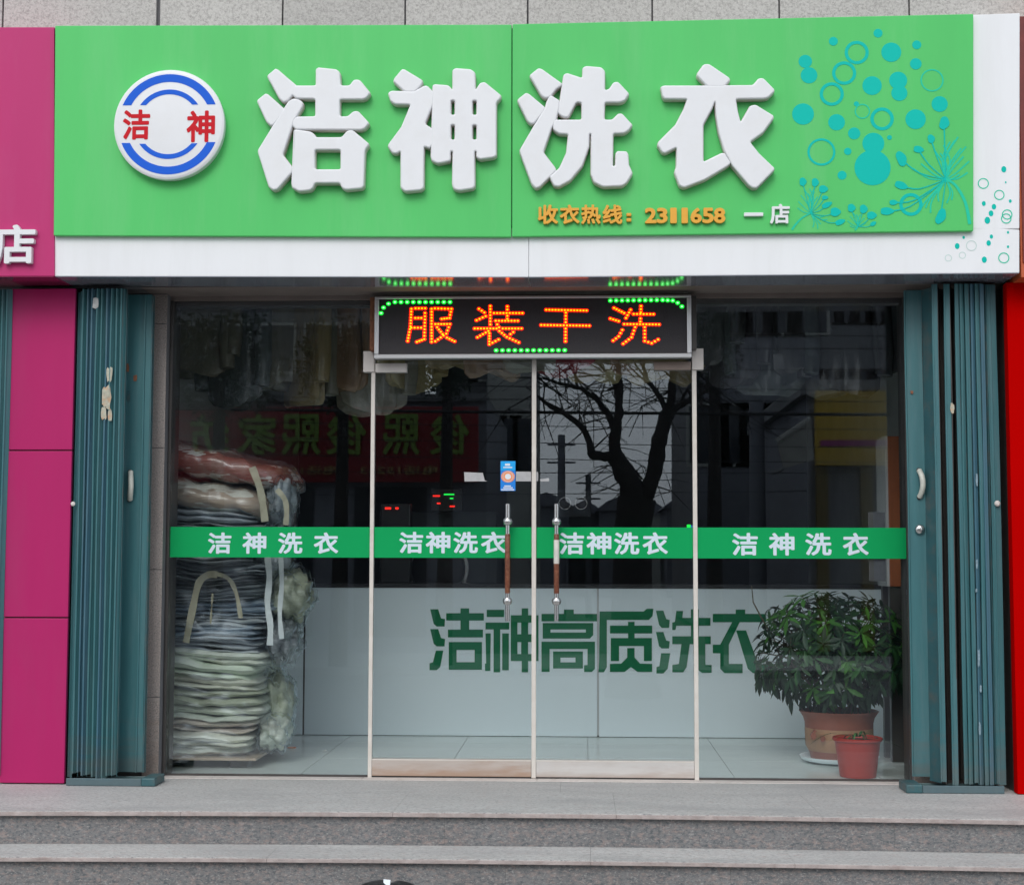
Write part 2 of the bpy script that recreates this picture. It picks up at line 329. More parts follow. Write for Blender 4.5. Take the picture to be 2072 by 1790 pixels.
# ------------------------------------------------------------------ text
def text_mb(body, p0, p1, y, bold=0.0, extr=0.002, flip=False, bevel=0.0, m=None, name='letter', parent=None, fitw=True, res=3):
    """write body so that its ink box runs from p0 (left,bottom) to p1 (right,top) on the plane y; faces the street.
    bold: stroke weight added, as a share of the em, made of slightly shifted copies of the glyph"""
    c = bpy.data.curves.new('text', 'FONT'); c.body = body; c.resolution_u = res; c.fill_mode = 'BOTH'; c.extrude = 0.5
    o = bpy.data.objects.new('text', c); COL.objects.link(o)
    bpy.context.view_layer.update()
    me0 = bpy.data.meshes.new_from_object(o.evaluated_get(bpy.context.evaluated_depsgraph_get()))
    bpy.data.objects.remove(o); bpy.data.curves.remove(c)
    src = [(v.co.x, v.co.y, v.co.z) for v in me0.vertices]; pol = [tuple(p.vertices) for p in me0.polygons]
    bpy.data.meshes.remove(me0)
    vs, fs = [], []
    sh_ = [(0, 0)] if bold == 0 else [(0, 0)] + [(bold*math.cos(PI*k/4 + .39), bold*math.sin(PI*k/4 + .39)) for k in range(8)]
    for k, (dx_, dy_) in enumerate(sh_):
        n0 = len(vs); vs += [(a + dx_, b + dy_, c_, k) for a, b, c_ in src]; fs += [tuple(i + n0 for i in p) for p in pol]
    x0, x1 = min(v[0] for v in vs), max(v[0] for v in vs); y0, y1 = min(v[1] for v in vs), max(v[1] for v in vs)
    out = []
    for (a, b, c_, k) in vs:
        u = (a - x0) / (x1 - x0); t = (b - y0) / (y1 - y0)
        if flip: u = 1 - u
        out.append((p0[0] + (p1[0] - p0[0])*u, y + extr*(0.5 - c_) + ((0.0008*k if c_ < 0 else 0) if flip else (-0.00006*k if c_ > 0 else 0)), p0[1] + (p1[1] - p0[1])*t))
    b_ = MB(); b_.add(out, fs)
    return b_.build(name, m, parent)
def outline_mb(loops, y, depth, bevel, m, name, parent, seg=3, m_side=None, grow=0.0):
    """loops: list of closed outlines (lists of (x,z)), first the outer one, the rest holes; puffy front edge"""
    c = bpy.data.curves.new('outline', 'CURVE'); c.dimensions = '2D'; c.fill_mode = 'BOTH'
    for lp in loops:
        s = c.splines.new('POLY'); s.points.add(len(lp) - 1); s.use_cyclic_u = True
        for i, (x, z) in enumerate(lp): s.points[i].co = (x, z, 0, 1)
    c.extrude = depth / 2 - bevel; c.bevel_depth = bevel; c.bevel_resolution = seg; c.offset = -bevel + grow
    o = bpy.data.objects.new('outline', c); COL.objects.link(o)
    bpy.context.view_layer.update()
    me = bpy.data.meshes.new_from_object(o.evaluated_get(bpy.context.evaluated_depsgraph_get()))
    bpy.data.objects.remove(o); bpy.data.curves.remove(c)
    o0 = origin(parent)
    for v in me.vertices:
        v.co = Vector((v.co.x, y + depth / 2 - v.co.z, v.co.y)) - o0
    bm = bmesh.new(); bm.from_mesh(me)
    bmesh.ops.remove_doubles(bm, verts=bm.verts[:], dist=1e-5)
    bmesh.ops.recalc_face_normals(bm, faces=bm.faces[:]); bm.to_mesh(me); bm.free()
    for p_ in me.polygons: p_.use_smooth = abs(p_.normal.y) < 0.995
    me.name = name; me.materials.clear(); me.materials.append(m)
    ob = bpy.data.objects.new(name, me); COL.objects.link(ob)
    if parent is not None: ob.parent = parent
    return ob
def join(objs, name):
    """join meshes of the same parent into one object"""
    bm = bmesh.new(); mats = []
    for o in objs: bm.from_mesh(o.data)
    me = bpy.data.meshes.new(name); bm.to_mesh(me); bm.free()
    me.materials.append(objs[0].data.materials[0])
    par = objs[0].parent
    for o in objs: bpy.data.objects.remove(o)
    ob = bpy.data.objects.new(name, me); COL.objects.link(ob)
    if par is not None: ob.parent = par
    return ob

# ================================================================== SETTING
XL, XR = -3.2, 3.2
ZS = 2.660                                           # soffit of the fascia box
# street
MB().box(-60, 60, -80, -2.2, -0.6, -0.46).build('road', MT['asphalt']).__setitem__('kind', 'structure')
ob = MB().box(-60, 60, -4.6, -1.2, -0.6, -0.31).build('pavement', MT['paving']); ob['kind'] = 'structure'
ob = MB().box(-60, 60, -17.0, -13.5, -0.6, -0.36).build('far_pavement', MT['paving']); ob['kind'] = 'structure'

# steps: slabs laid side by side, slightly uneven as in the photograph
steps = thing('entrance_steps', None, None, (0, -1.15, 0), kind='structure')
steps['label'] = 'two granite steps running across the whole shop front'
def sag(x): return 0.017 * max(0.0, 1 - ((x - 0.1) / 2.9) ** 2)
def slab(name, x0, x1, y0, y1, z0, z1, m, fr=1.0, back=0.0, bevel=0.0006):
    n = 6; vs = []; b = MB()
    for i in range(n + 1):
        x = x0 + (x1 - x0) * i / n; s = sag(x) * fr; sb = sag(x) * back
        vs += [(x, y0, z0 + s), (x, y0, z1 + s), (x, y1, z1 + sb), (x, y1, z0 + sb)]
    fs = []
    for i in range(n):
        a = i * 4; c = a + 4
        fs += [(a, c, c + 1, a + 1), (a + 1, c + 1, c + 2, a + 2), (a + 2, c + 2, c + 3, a + 3), (a + 3, c + 3, c, a)]
    fs += [(0, 1, 2, 3), (n*4 + 3, n*4 + 2, n*4 + 1, n*4)]
    b.add(vs, fs)
    return b.build(name, m, steps, bevel)
xj = [-4.2, -2.95, -1.62, -0.62, 0.42, 1.37, 2.38, 3.06, 4.2]
xk = [-4.2, -2.4, -0.95, 0.15, 1.55, 2.9, 4.2]
for i in range(len(xj) - 1):
    o = slab('tread_slab', xj[i] + 0.0004, xj[i+1] - 0.0004, -1.235, -0.46, -0.022, 0.0, MT['tread'], 1.0, 0.0)
    slab('tread_edge', xj[i] + 0.0004, xj[i+1] - 0.0004, -1.241, -1.2345, -0.0225, -0.0035, MT['nosing'], 1.0, 1.0, 0.002)
for i in range(len(xk) - 1):
    slab('platform_slab', xk[i] + 0.0004, xk[i+1] - 0.0004, -0.459, 0.0, -0.022, 0.0, MT['tread'], 0, 0)
xr1 = [-4.2, -3.3, -2.21, -1.2, -0.38, 0.62, 1.7, 2.86, 4.2]
for i in range(len(xr1) - 1):
    dk = i == len(xr1) - 2
    slab('riser_slab', xr1[i] + 0.0003, xr1[i+1] - 0.0003, -1.21, -1.165, -0.157, -0.0225, MT['riser_dark'] if dk else MT['riser'], 1, 1, 0.0005)
xt = [-4.2, -2.7, -1.15, 0.3, 1.2, 2.6, 4.2]
for i in range(len(xt) - 1):
    slab('tread_slab', xt[i] + 0.0004, xt[i+1] - 0.0004, -1.53, -1.155, -0.177, -0.157, MT['tread'], 1, 1)
    slab('tread_edge', xt[i] + 0.0004, xt[i+1] - 0.0004, -1.536, -1.5295, -0.1775, -0.1605, MT['nosing'], 1, 1, 0.002)
for i in range(len(xr1) - 1):
    slab('riser_slab', xr1[i] + 0.3003, xr1[i+1] + 0.2997, -1.505, -1.47, -0.33, -0.1775, MT['riser'], 1, 1, 0.0005)
MB().box(-4.2, 4.2, -1.46, 0.0, -0.45, -0.18).build('step_core', MT['joint'], steps)
MB().box(-4.2, 4.2, -1.155, 0.0, -0.175, -0.024).build('step_core', MT['joint'], steps)
MB().box(-4.2, 4.2, -1.205, -1.13, -0.3, -0.02 - 0.01).build('step_core', MT['joint'], steps)

# shop floor with tiles
fl = MB().box(-2.9, 2.7, 0.012, 6.0, -0.10, -0.004).build('floor', MT['grout']); fl['kind'] = 'structure'
tile_me = None
for i in range(7):
    for j in range(3 if True else 0):
        o = MB().box(-2.9 + i*0.8 + 0.002, -2.9 + (i+1)*0.8 - 0.002, 0.014 + j*0.8, 0.014 + (j+1)*0.8 - 0.004, -0.003, 0.0).build('floor_tile', MT['tile'], fl)
# shell of the room
for nm, a in (('side_wall', (-2.56, -2.40, 0.14, 6.0, 0.0, 3.3)), ('side_wall', (2.36, 2.52, 0.14, 6.0, 0.0, 3.3)), ('back_wall', (-2.56, 2.52, 5.9, 6.05, 0.0, 3.3))):
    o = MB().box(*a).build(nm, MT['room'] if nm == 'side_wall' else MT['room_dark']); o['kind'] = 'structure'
o = MB().box(-2.6, 2.6, -0.1, 6.05, 3.30, 3.42).build('ceiling', MT['room']); o['kind'] = 'structure'

# upper wall with stone panels
uw = thing('upper_wall', 'pale grey granite clad wall above the green shop sign', 'wall', (0, -0.22, 3.9))
MB().box(-6, 6, -0.275, 0.10, ZS + 0.004, 7.5).build('backing', MT['joint'], uw)
jx = [Q(v, 25, -0.30).x for v in (6, 320, 572, 820, 1068, 1320, 1577, 1840)]
jx = [jx[0] - 1.35, jx[0] - 0.66] + jx + [jx[-1] + 0.68, jx[-1] + 1.36]
for i in range(len(jx) - 1):
    g = 0.011 if i == 2 else 0.005
    for z0, z1 in ((3.55, 4.55), (4.56, 5.56)):
        MB().box(jx[i] + (0.011 if i == 3 else 0.004), jx[i+1] - g, -0.30 - random.uniform(0, 0.002), -0.276, z0, z1).build('stone_panel', MT['stone'], uw, 0.003)
# flanks of the wall beside the opening (stone pilasters)
def pilaster(name, x0, x1, label, zs):
    t = thing(name, label, 'pilaster', ((x0 + x1) / 2, -0.1, 0))
    MB().box(x0 + 0.002, x1 - 0.002, -0.095, 0.13, 0, ZS).build('backing', MT['joint'], t)
    for a, b in zip(zs[:-1], zs[1:]):
        MB().box(x0, x1, -0.10 - random.uniform(0, 0.0015), -0.096, a + 0.002, b - 0.002).build('stone_panel', MT['granite'], t, 0.002)
    return t
xa, xb = Q(296, 1100, -0.1).x, Q(329, 1100, -0.1).x
zz = [0] + [Q(320, v, -0.1).z for v in (1410, 1152, 906, 655)] + [ZS - 0.002]
pil = pilaster('stone_pilaster', xa, xb, 'narrow pinkish granite pilaster right of the left folding shutter', zz)
xc, xd = Q(1842, 1100, -0.1).x, Q(2046, 1100, -0.1).x + 0.1
pir = pilaster('stone_pilaster', xc, xd, 'rough granite pilaster with white paint smears behind the right shutter', [0, 0.62, 1.05, 1.5, 1.95, 2.4, ZS - 0.002])
for v0, v1, ex in ((1200, 1330, 0.03), (1338, 1438, 0.028), (1545, 1600, 0.03), (690, 740, 0.0), (800, 830, 0.0)):
    a = Q(2040, v1, -0.1); b = Q(2040, v0, -0.1)
    pts = [(a.x - 0.06, -0.1045, a.z), (a.x + 0.02, -0.1045, a.z + 0.02), (b.x + 0.03, -0.1045, b.z), (b.x - 0.06, -0.1045, b.z - 0.03)]
    MB().prism(pts, 0.002).build('paint_smear', MT['paint_white'], pir)
# outer walls left and right of the shop (plain masonry behind the neighbours' cladding)
o = MB().box(-8, xa - 0.25, -0.12, 0.4, 0, ZS).build('masonry_wall', MT['lintel']); o['kind'] = 'structure'
o = MB().box(xd + 0.01, 8, -0.12, 0.4, 0, ZS).build('masonry_wall', MT['lintel']); o['kind'] = 'structure'
o = MB().box(xa - 0.25, xa, -0.09, 0.13, 0, ZS).build('masonry_wall', MT['frame_dark']); o['kind'] = 'structure'
# lintel above the glass
GL, GR = Q(345, 1100).x, Q(1833, 1100).x            # glass from .. to ..
lt = thing('door_lintel', 'brown plastered lintel beam right above the shop glass', 'lintel', (0, 0, 2.634))
MB().box(xa, xd, -0.012, 0.10, 2.634, ZS + 0.30).build('beam', MT['lintel'], lt, 0.003)
MB().box(xa, xd, -0.299, -0.013, ZS, ZS + 0.003).build('underside', MT['lintel'], lt)

# ================================================================== SHOP SIGN
YS = -0.62
sg = thing('shop_sign', 'large green fascia sign with raised white characters over the entrance', 'shop sign', (0, -0.25, ZS))
def quad(pts, y): return [P(a, b, y) for a, b in pts]
MB().prism(quad([(145, 68), (1347, 65), (1346, 624), (141, 620)], YS), 0.03).build('green_panel', MT['green'], sg, 0.004)
MB().prism(quad([(1349.2, 64), (2563, 37), (2563, 608), (1348.2, 623)], YS), 0.03).build('green_panel', MT['green'], sg, 0.004)
YW = -0.589
MB().prism(quad([(143, 600), (1391.8, 600), (1391.8, 729), (143, 727)], YW), 0.285).build('white_band', MT['white'], sg, 0.003)
MB().prism(quad([(1392.6, 600), (2600, 600), (2684, 605), (2684, 718), (1392.6, 729)], YW), 0.285).build('white_band', MT['white'], sg, 0.003)
MB().prism(quad([(2550, 40), (2685, 35), (2684, 602), (2550, 604)], YW), 0.285).build('white_panel', MT['white'], sg, 0.003)
MB().prism(quad([(150, 75), (2545, 75), (2545, 596), (150, 596)], YW + 0.002), 0.28).build('sign_box', MT['joint'], sg)
a = P(145, 727, YW); b = P(2684, 718, YW)
sf = MB(); zl, zr = a.z - 0.003, b.z - 0.003; zm = P(1392, 729, YW).z - 0.003; xm = P(1392, 729, YW).x
for (x0, z0, x1, z1) in ((a.x + .002, zl, xm - .002, zm), (xm + .002, zm, b.x - .002, zr)):
    for (ya_, za0, za1, yb_, zb0, zb1) in ((YW + .002, z0, z1, -0.302, z0, z1),):
        sf.add([(x0, ya_, za0), (x1, ya_, za1), (x1, yb_, zb1), (x0, yb_, zb0), (x0, ya_, za0 + .003), (x1, ya_, za1 + .003), (x1, yb_, zb1 + .003), (x0, yb_, zb0 + .003)],
               [(0,3,2,1),(4,5,6,7),(0,1,5,4),(1,2,6,5),(2,3,7,6),(3,0,4,7)])
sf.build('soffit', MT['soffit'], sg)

# raised characters, outlines measured off the sign
def big(name, label, sc_, ox, oy, comps):
    parts = []; sides = []
    for k, comp in enumerate(comps):
        loops = []
        for lp in comp:
            pts = []
            for (u, v) in lp:
                p = P(ox + u / sc_, oy + v / sc_, YS - 0.055)
                pts.append((p.x, p.z))
            loops.append(smooth_loop(pts))
        parts.append(outline_mb(loops, YS - 0.055 - 0.0006 * k, 0.0545 + 0.0006 * k, 0.008, MT['letter'], 'part', sg))
        sides.append(outline_mb(loops, YS - 0.040 - 0.0003 * k, 0.0393 + 0.0003 * k, 0.0008, MT['letter_side'], 'part', sg, 1, grow=0.0022))
    o = join(parts, name); o['label'] = label
    o2 = join(sides, 'letter_side'); o2.parent = o
    return o
def smooth_loop(pts, r=0.011):
    """round the corners a little"""
    out = []; n = len(pts)
    for i in range(n):
        a, b, c = Vector(pts[i-1]), Vector(pts[i]), Vector(pts[(i+1) % n])
        l1, l2 = (a - b).length, (c - b).length
        t = min(r, l1 * 0.4, l2 * 0.4)
        d1, d2 = (a - b).normalized(), (c - b).normalized()
        if abs(d1.angle(d2, PI) - PI) < 0.35: out.append(tuple(b)); continue
        p, q = b + d1 * t, b + d2 * t
        for s in (0, 0.35, 0.65, 1):
            out.append(tuple(p * (1-s)**2 + b * 2*s*(1-s) + q * s*s))
    return out
A4 = 1740 / 350
big('letter', 'first raised white character, reading clean', A4, 650, 160, [
    [[(372,100),(258,195),(425,500),(480,545),(540,520),(615,430),(655,330),(400,112)]],
    [[(610,322),(900,322),(900,110),(930,85),(1170,110),(1215,150),(1225,322),(1340,322),(1400,245),(1470,245),(1615,420),(1560,490),(1510,505),(1215,505),(1215,725),(1320,725),(1390,660),(1450,655),(1600,815),(1540,890),(1480,905),(640,900),(590,850),(600,770),(650,728),(893,725),(893,500),(640,492),(580,440)]],
    [[(240,428),(125,520),(255,800),(310,850),(350,840),(490,680),(500,640),(270,435)]],
    [[(610,490),(540,530),(330,860),(140,1170),(145,1210),(285,1650),(345,1695),(400,1680),(600,1450),(600,1400),(470,1230),(560,960),(620,780),(730,600),(735,550),(690,510)]],
    [[(610,905),(640,900),(830,925),(880,960),(905,1000),(1240,1000),(1310,915),(1380,905),(1590,1080),(1590,1110),(1545,1170),(1530,1640),(1500,1670),(1290,1690),(1240,1660),(1215,1600),(890,1600),(860,1670),(820,1695),(680,1710),(590,1660),(580,1600)],
     [(890,1165),(1225,1165),(1225,1420),(890,1420)]]])
big('letter', 'second raised white character, beside the panel seam', A4, 1000, 160, [
    [[(290,105),(330,115),(560,255),(550,310),(460,410),(330,410),(175,270),(185,230)]],
    [[(105,420),(150,390),(450,400),(575,325),(620,325),(710,420),(700,560),(600,800),(600,830),(720,910),(720,1060),(650,1150),(578,1118),(575,1660),(540,1690),(330,1710),(270,1660),(270,1180),(215,1215),(160,1205),(105,1120),(110,1090),(280,860),(400,570),(200,570),(140,530)]],
    [[(690,320),(720,305),(900,320),(950,385),(950,120),(990,95),(1190,110),(1245,150),(1250,385),(1310,290),(1370,275),(1585,450),(1580,490),(1525,545),(1525,1240),(1490,1265),(1310,1290),(1265,1265),(1262,1185),(1240,1185),(1245,1640),(1220,1670),(1040,1700),(970,1680),(945,1620),(952,1185),(925,1185),(925,1310),(760,1345),(680,1310),(665,1250),(680,700)],
     [(930,520),(980,520),(980,705),(930,705)], [(1212,520),(1266,520),(1266,705),(1212,705)],
     [(930,840),(980,840),(980,1030),(930,1030)], [(1212,840),(1266,840),(1266,1030),(1212,1030)]]])
big('letter', 'third raised white character, reading wash, right of the seam', A4, 1340, 160, [
    [[(385,95),(265,190),(425,460),(480,495),(545,470),(620,370),(710,310),(660,270),(430,105)]],
    [[(220,418),(105,510),(240,790),(290,830),(330,820),(450,680),(480,615),(260,430)]],
    [[(530,455),(490,540),(470,615),(330,840),(140,1165),(145,1205),(300,1620),(350,1670),(400,1655),(620,1440),(600,1390),(450,1195),(560,880),(620,780),(660,600),(665,520),(560,455)]],
    [[(715,180),(760,160),(960,225),(965,90),(1010,68),(1210,85),(1255,130),(1255,385),(1310,370),(1370,280),(1430,275),(1575,430),(1520,520),(1460,545),(1255,545),(1250,770),(1350,770),(1430,690),(1480,690),(1620,840),(1560,920),(1500,950),(1365,952),(1360,1380),(1390,1370),(1395,1210),(1420,1180),(1540,1185),(1560,1220),(1570,1360),(1620,1470),(1540,1600),(1480,1640),(1230,1650),(1110,1590),(1070,1480),(1074,960),(1054,960),(1050,1120),(960,1380),(800,1570),(650,1650),(590,1640),(530,1520),(560,1490),(660,1400),(750,1200),(775,960),(650,955),(580,900),(575,850),(590,770),(950,770),(950,545),(880,545),(780,740),(720,745),(640,690),(680,400)]]])
big('letter', 'fourth raised white character, reading clothes', 1742/360, 1700, 150, [
    [[(740,90),(810,88),(1070,265),(1075,300),(1000,380),(790,380),(655,240),(655,210)]],
    [[(190,380),(230,362),(780,362),(1370,355),(1440,270),(1500,268),(1640,410),(1640,440),(1560,520),(1500,530),(1150,535),(1175,690),(1210,830),(1330,620),(1400,605),(1630,745),(1630,780),(1500,960),(1330,1080),(1450,1230),(1640,1410),(1640,1440),(1420,1665),(1370,1670),(1310,1630),(1100,1380),(1000,1190),(930,960),(895,740),(885,560),(850,650),(735,860),(735,1335),(970,1220),(1010,1225),(1080,1340),(1075,1365),(1030,1400),(760,1560),(490,1665),(430,1640),(365,1460),(390,1400),(395,1150),(250,1225),(210,1215),(150,1120),(160,1080),(380,860),(480,670),(530,535),(240,535),(215,500)]]])

# round logo
c0 = P(0 + 1020/2.2944, 752/2.2944, YS - 0.055); c1 = P(1020/2.2944, 1085/2.2944, YS - 0.055)
RL = (c0 - c1).length; RL = RL
u = RL / 333.0
lg = MB().lathe((c0.x, YS, c0.z), [(RL*0.985, -0.001), (RL*0.985, -0.040), (RL, -0.043), (RL*0.995, -0.050), (RL*0.965, -0.056), (RL*0.94, -0.057), (0.0001, -0.057)], 72, 'y').build('logo_disc', MT['letter'], sg, smooth=True, angle=35)
lg['label'] = 'round white logo disc with blue arcs'
yl = YS - 0.0585
def arc(ro, ri, zc, up):
    zc = zc * u
    a0 = math.asin(min(1, zc / (ro*u)))
    b = MB(); n = 30; o_, i_ = [], []
    ai = math.asin(min(1, zc / (ri*u)))
    for j in range(n + 1):
        t = a0 + (PI - 2*a0) * j / n; o_.append((c0.x + ro*u*math.cos(t), c0.z + (1 if up else -1)*ro*u*math.sin(t)))
        t = ai + (PI - 2*ai) * j / n; i_.append((c0.x + ri*u*math.cos(t), c0.z + (1 if up else -1)*ri*u*math.sin(t)))
    vs = []
    for j in range(n + 1): vs += [(o_[j][0], yl, o_[j][1]), (i_[j][0], yl, i_[j][1]), (o_[j][0], yl + .0014, o_[j][1]), (i_[j][0], yl + .0014, i_[j][1])]
    fs = []
    for j in range(n):
        a = j*4; e = a + 4
        fs += [(a, a+1, e+1, e), (a+2, e+2, e+3, a+3), (a, e, e+2, a+2), (a+1, a+3, e+3, e+1)]
    fs += [(0, 2, 3, 1), (n*4, n*4+1, n*4+3, n*4+2)]
    b.add(vs, fs); b.build('logo_arc', MT['blue'], lg)
arc(303, 256, 117, True); arc(210, 181, 117, True); arc(303, 256, 111, False); arc(210, 181, 117, False)
def ink(sc_, ox, oy, x0, y0, x1, y1, y):
    a = P(ox + x0/sc_, oy + y1/sc_, y); b = P(ox + x1/sc_, oy + y0/sc_, y); return (a.x, a.z), (b.x, b.z)
p0, p1 = ink(2.2944, 0, 0, 740, 662, 908, 845, yl); text_mb('洁', p0, p1, yl, 0.030, 0.0014, m=MT['logo_red'], name='logo_letter', parent=lg)
p0, p1 = ink(2.2944, 0, 0, 1125, 668, 1300, 860, yl); text_mb('神', p0, p1, yl, 0.030, 0.0014, m=MT['logo_red'], name='logo_letter', parent=lg)

# small raised line of amber characters, digits, and the white branch note
s5 = 2072 / 700
yb = YS - 0.020
xs5 = [(48, 205), (218, 372), (385, 538), (552, 706)]
for ch, (x0, x1) in zip('收衣热线', xs5):
    p0, p1 = ink(s5, 1400, 520, x0, 56, x1, 206, yb); text_mb(ch, p0, p1, yb, 0.030, 0.0195, m=MT['amber'], name='small_letter', parent=sg)
for q in ((738, 120, 776, 146), (738, 160, 776, 188)):
    p0, p1 = ink(s5, 1400, 520, *q, yb); MB().box(p0[0], p1[0], yb, YS - .0005, p0[1], p1[1]).build('small_letter', MT['amber'], sg, 0.004)
dx = [(882, 972), (975, 1058), (1080, 1130), (1168, 1216), (1238, 1325), (1330, 1418), (1420, 1508)]
for ch, (x0, x1) in zip('2311658', dx):
    p0, p1 = ink(s5, 1400, 520, x0, 80, x1, 200, yb); text_mb(ch, p0, p1, yb, 0.035, 0.0195, m=MT['amber'], name='small_digit', parent=sg)
p0, p1 = ink(s5, 1400, 520, 1655, 116, 1805, 146, yb); MB().box(p0[0], p1[0], yb, YS - .0005, p0[1], p1[1]).build('small_letter', MT['letter'], sg, 0.003)['label'] = 'white numeral one stroke'
p0, p1 = ink(s5, 1400, 520, 1858, 50, 2010, 204, yb); text_mb('店', p0, p1, yb, 0.028, 0.0195, m=MT['letter'], name='small_letter', parent=sg)['label'] = 'white character meaning shop'

# turquoise print on the sign
S4 = 1639 / 696
def pp(x, z, y): return P(2000 + x / S4, z / S4, y)
def rr(r, y): return r / S4 * K * (8.5 + y) / F_PX
ypr = YS - 0.0012
kk = 0
for (x, z, r) in [(283,382,42),(306,468,52),(457,257,28),(734,207,28),(816,325,62),(974,279,28),(968,397,36),(697,532,60),(859,500,56),(866,578,50),(269,708,68),(477,759,52),(586,828,38),(1116,646,50),(967,740,63),(705,890,68),(700,1040,112),(805,853,15),(546,939,23),(511,1087,28),(600,645,16)]:
    kk += 1; y_ = ypr - 0.0001 * (kk % 4)
    MB().disc(pp(x, z, y_), rr(r, y_), rr(r, y_), 0.0009).build('printed_bubble', MT['print'], sg)
for (x, z, r, wd) in [(602,327,75,20),(524,454,75,20),(447,584,75,20),(1069,499,72,9),(637,691,48,8),(759,738,73,21),(383,943,87,14),(938,1268,72,21)]:
    kk += 1; y_ = ypr - 0.00013 * (kk % 5)
    MB().ring(pp(x, z, y_), rr(r, y_), rr(wd, y_), 0.0009).build('printed_ring', MT['print'] if wd > 10 else MT['print_soft'], sg)
def stroke(b, pts, w0, w1, y):
    """flat printed line of changing width"""
    n = len(pts); L_, R_ = [], []
    pts = [pp(a, c, y) for a, c in pts]
    # smooth with catmull-rom
    sm = []
    for i in range(n - 1):
        q0, q1, q2, q3 = pts[max(i-1, 0)], pts[i], pts[i+1], pts[min(i+2, n-1)]
        for s in (0, .25, .5, .75):
            sm.append(0.5*((2*q1) + (-q0+q2)*s + (2*q0-5*q1+4*q2-q3)*s*s + (-q0+3*q1-3*q2+q3)*s**3))
    sm.append(pts[-1]); n = len(sm)
    vs = []
    for i, p in enumerate(sm):
        t = (sm[min(i+1, n-1)] - sm[max(i-1, 0)]).normalized(); nn = Vector((-t.z, 0, t.x))
        w_ = rr(w0 + (w1 - w0) * i / (n-1), y) / 2
        vs += [p + nn*w_, p - nn*w_]
    b.add(vs, [(2*i, 2*i+1, 2*i+3, 2*i+2) for i in range(n-1)])
def flower(cx, cz, stem, buds, fil, w0, lean=None):
    fb = MB(); y_ = YS - 0.0008
    kq = 0
    for ex, ez in fil:
        kq += 1
        mx_, mz = (cx*0.45 + ex*0.55), (cz*0.45 + ez*0.55)
        bend = 0.16
        mx_ += (ez - cz)*bend*(-1 if ex > cx else 1)*-1; mz += abs(ex - cx)*bend
        stroke(fb, [(cx, cz), (mx_, mz), (ex, ez)], w0*0.55, w0*0.75, y_ - 0.00005*kq)
    stroke(fb, [(cx, cz)] + stem, w0*1.0, w0*1.5, y_ - 0.0013)
    o = fb.build('printed_stems', MT['print_soft'], sg); o['label'] = 'printed fine flower stems'
    for k, (bx, bz, ra, rb, an) in enumerate(buds):
        sb = MB()
        mx_, mz = (cx*0.4 + bx*0.6), (cz*0.4 + bz*0.6) + abs(bx - cx)*0.13
        stroke(sb, [(cx, cz), (mx_, mz), (bx, bz)], w0*0.4, w0*0.7, y_ - 0.0014 - 0.00008*k)
        c_ = pp(bx, bz, y_)
        pts = []
        for j in range(24):
            t = 2*PI*j/24; r1 = ra*(1 + 0.12*math.cos(3*t)); 
            pts.append((r1*math.cos(t), rb*math.sin(t)))
        ca, sa = math.cos(math.radians(an)), math.sin(math.radians(an))
        e = rr(1, y_)
        sb.add([c_ + Vector(((p*ca - q*sa)*e, -0.0024, (p*sa + q*ca)*e)) for p, q in pts], [tuple(range(24))])
        sb.build('printed_bud', MT['print'], sg, fix=False)
flower(1155, 1112, [(1215, 1150), (1275, 1255), (1303, 1390)],
       [(1143,764,30,42,-15),(1062,862,22,28,10),(983,927,32,22,-10),(877,985,30,50,20),(875,1150,42,24,-20),(828,1256,26,17,0),(788,1310,42,24,0),(1122,1342,28,52,-25)],
       [(1230,850),(1280,910),(1300,1000),(1290,1070),(1140,900),(1085,935),(1180,880),(1250,920),(1000,1015),(950,1045),(1110,1250),(1190,1240),(1030,1290),(1060,1320),(1210,870),(1265,970),(1120,950),(1000,1290),(1160,1260),(1240,1080)], 14)
flower(315, 1322, [(265, 1350), (225, 1390), (200, 1425)],
       [(267,1128,22,27,0),(343,1132,22,27,0),(393,1173,28,24,0),(404,1226,20,13,0),(415,1272,34,17,25),(468,1315,32,28,0),(497,1378,32,17,20)],
       [(240,1250),(255,1210),(280,1180),(310,1170),(340,1190),(360,1220),(235,1290),(400,1340),(380,1390),(330,1410),(360,1420),(420,1360),(300,1200),(345,1160)], 9)
flower(610, 1405, [(600, 1418), (590, 1426)],
       [(568,1290,24,26,0),(643,1297,24,28,0),(693,1336,30,24,0),(703,1388,20,13,30)],
       [(560,1340),(580,1320),(600,1330),(625,1330),(650,1350),(660,1380),(545,1370),(560,1400)], 8)
yw = YW - 0.001
for (x, z, r) in [(1514,1050,18),(1390,1262,14),(1453,1282,16),(1435,1323,17),(1412,1366,20),(1554,1247,10),(1265,1472,9),(1225,1526,17),(1437,1467,12),(1420,1507,16),(1393,1610,18),(1540,1441,8),(1540,1530,8),(1526,1131,6)]:
    y_ = yw - 0.0002 * (int(x) % 3)
    MB().disc(pp(x, z, y_), rr(r*0.85, y_), rr(r*1.1, y_), 0.0008, 20).build('printed_dot', MT['print'], sg)
for (x, z, r, pale) in [(1387,1138,34,0),(1486,1209,32,0),(1535,1330,32,0),(1529,1355,32,0),(1313,1523,33,1),(1514,1599,34,0),(1257,1583,22,1),(1170,1600,22,1)]:
    y_ = yw - 0.00025 * (int(x) % 3)
    MB().ring(pp(x, z, y_), rr(r, y_), rr(6 if not pale else 5, y_), 0.0008, 28).build('printed_ring', MT['print_pale' if pale else 'print_soft'], sg)

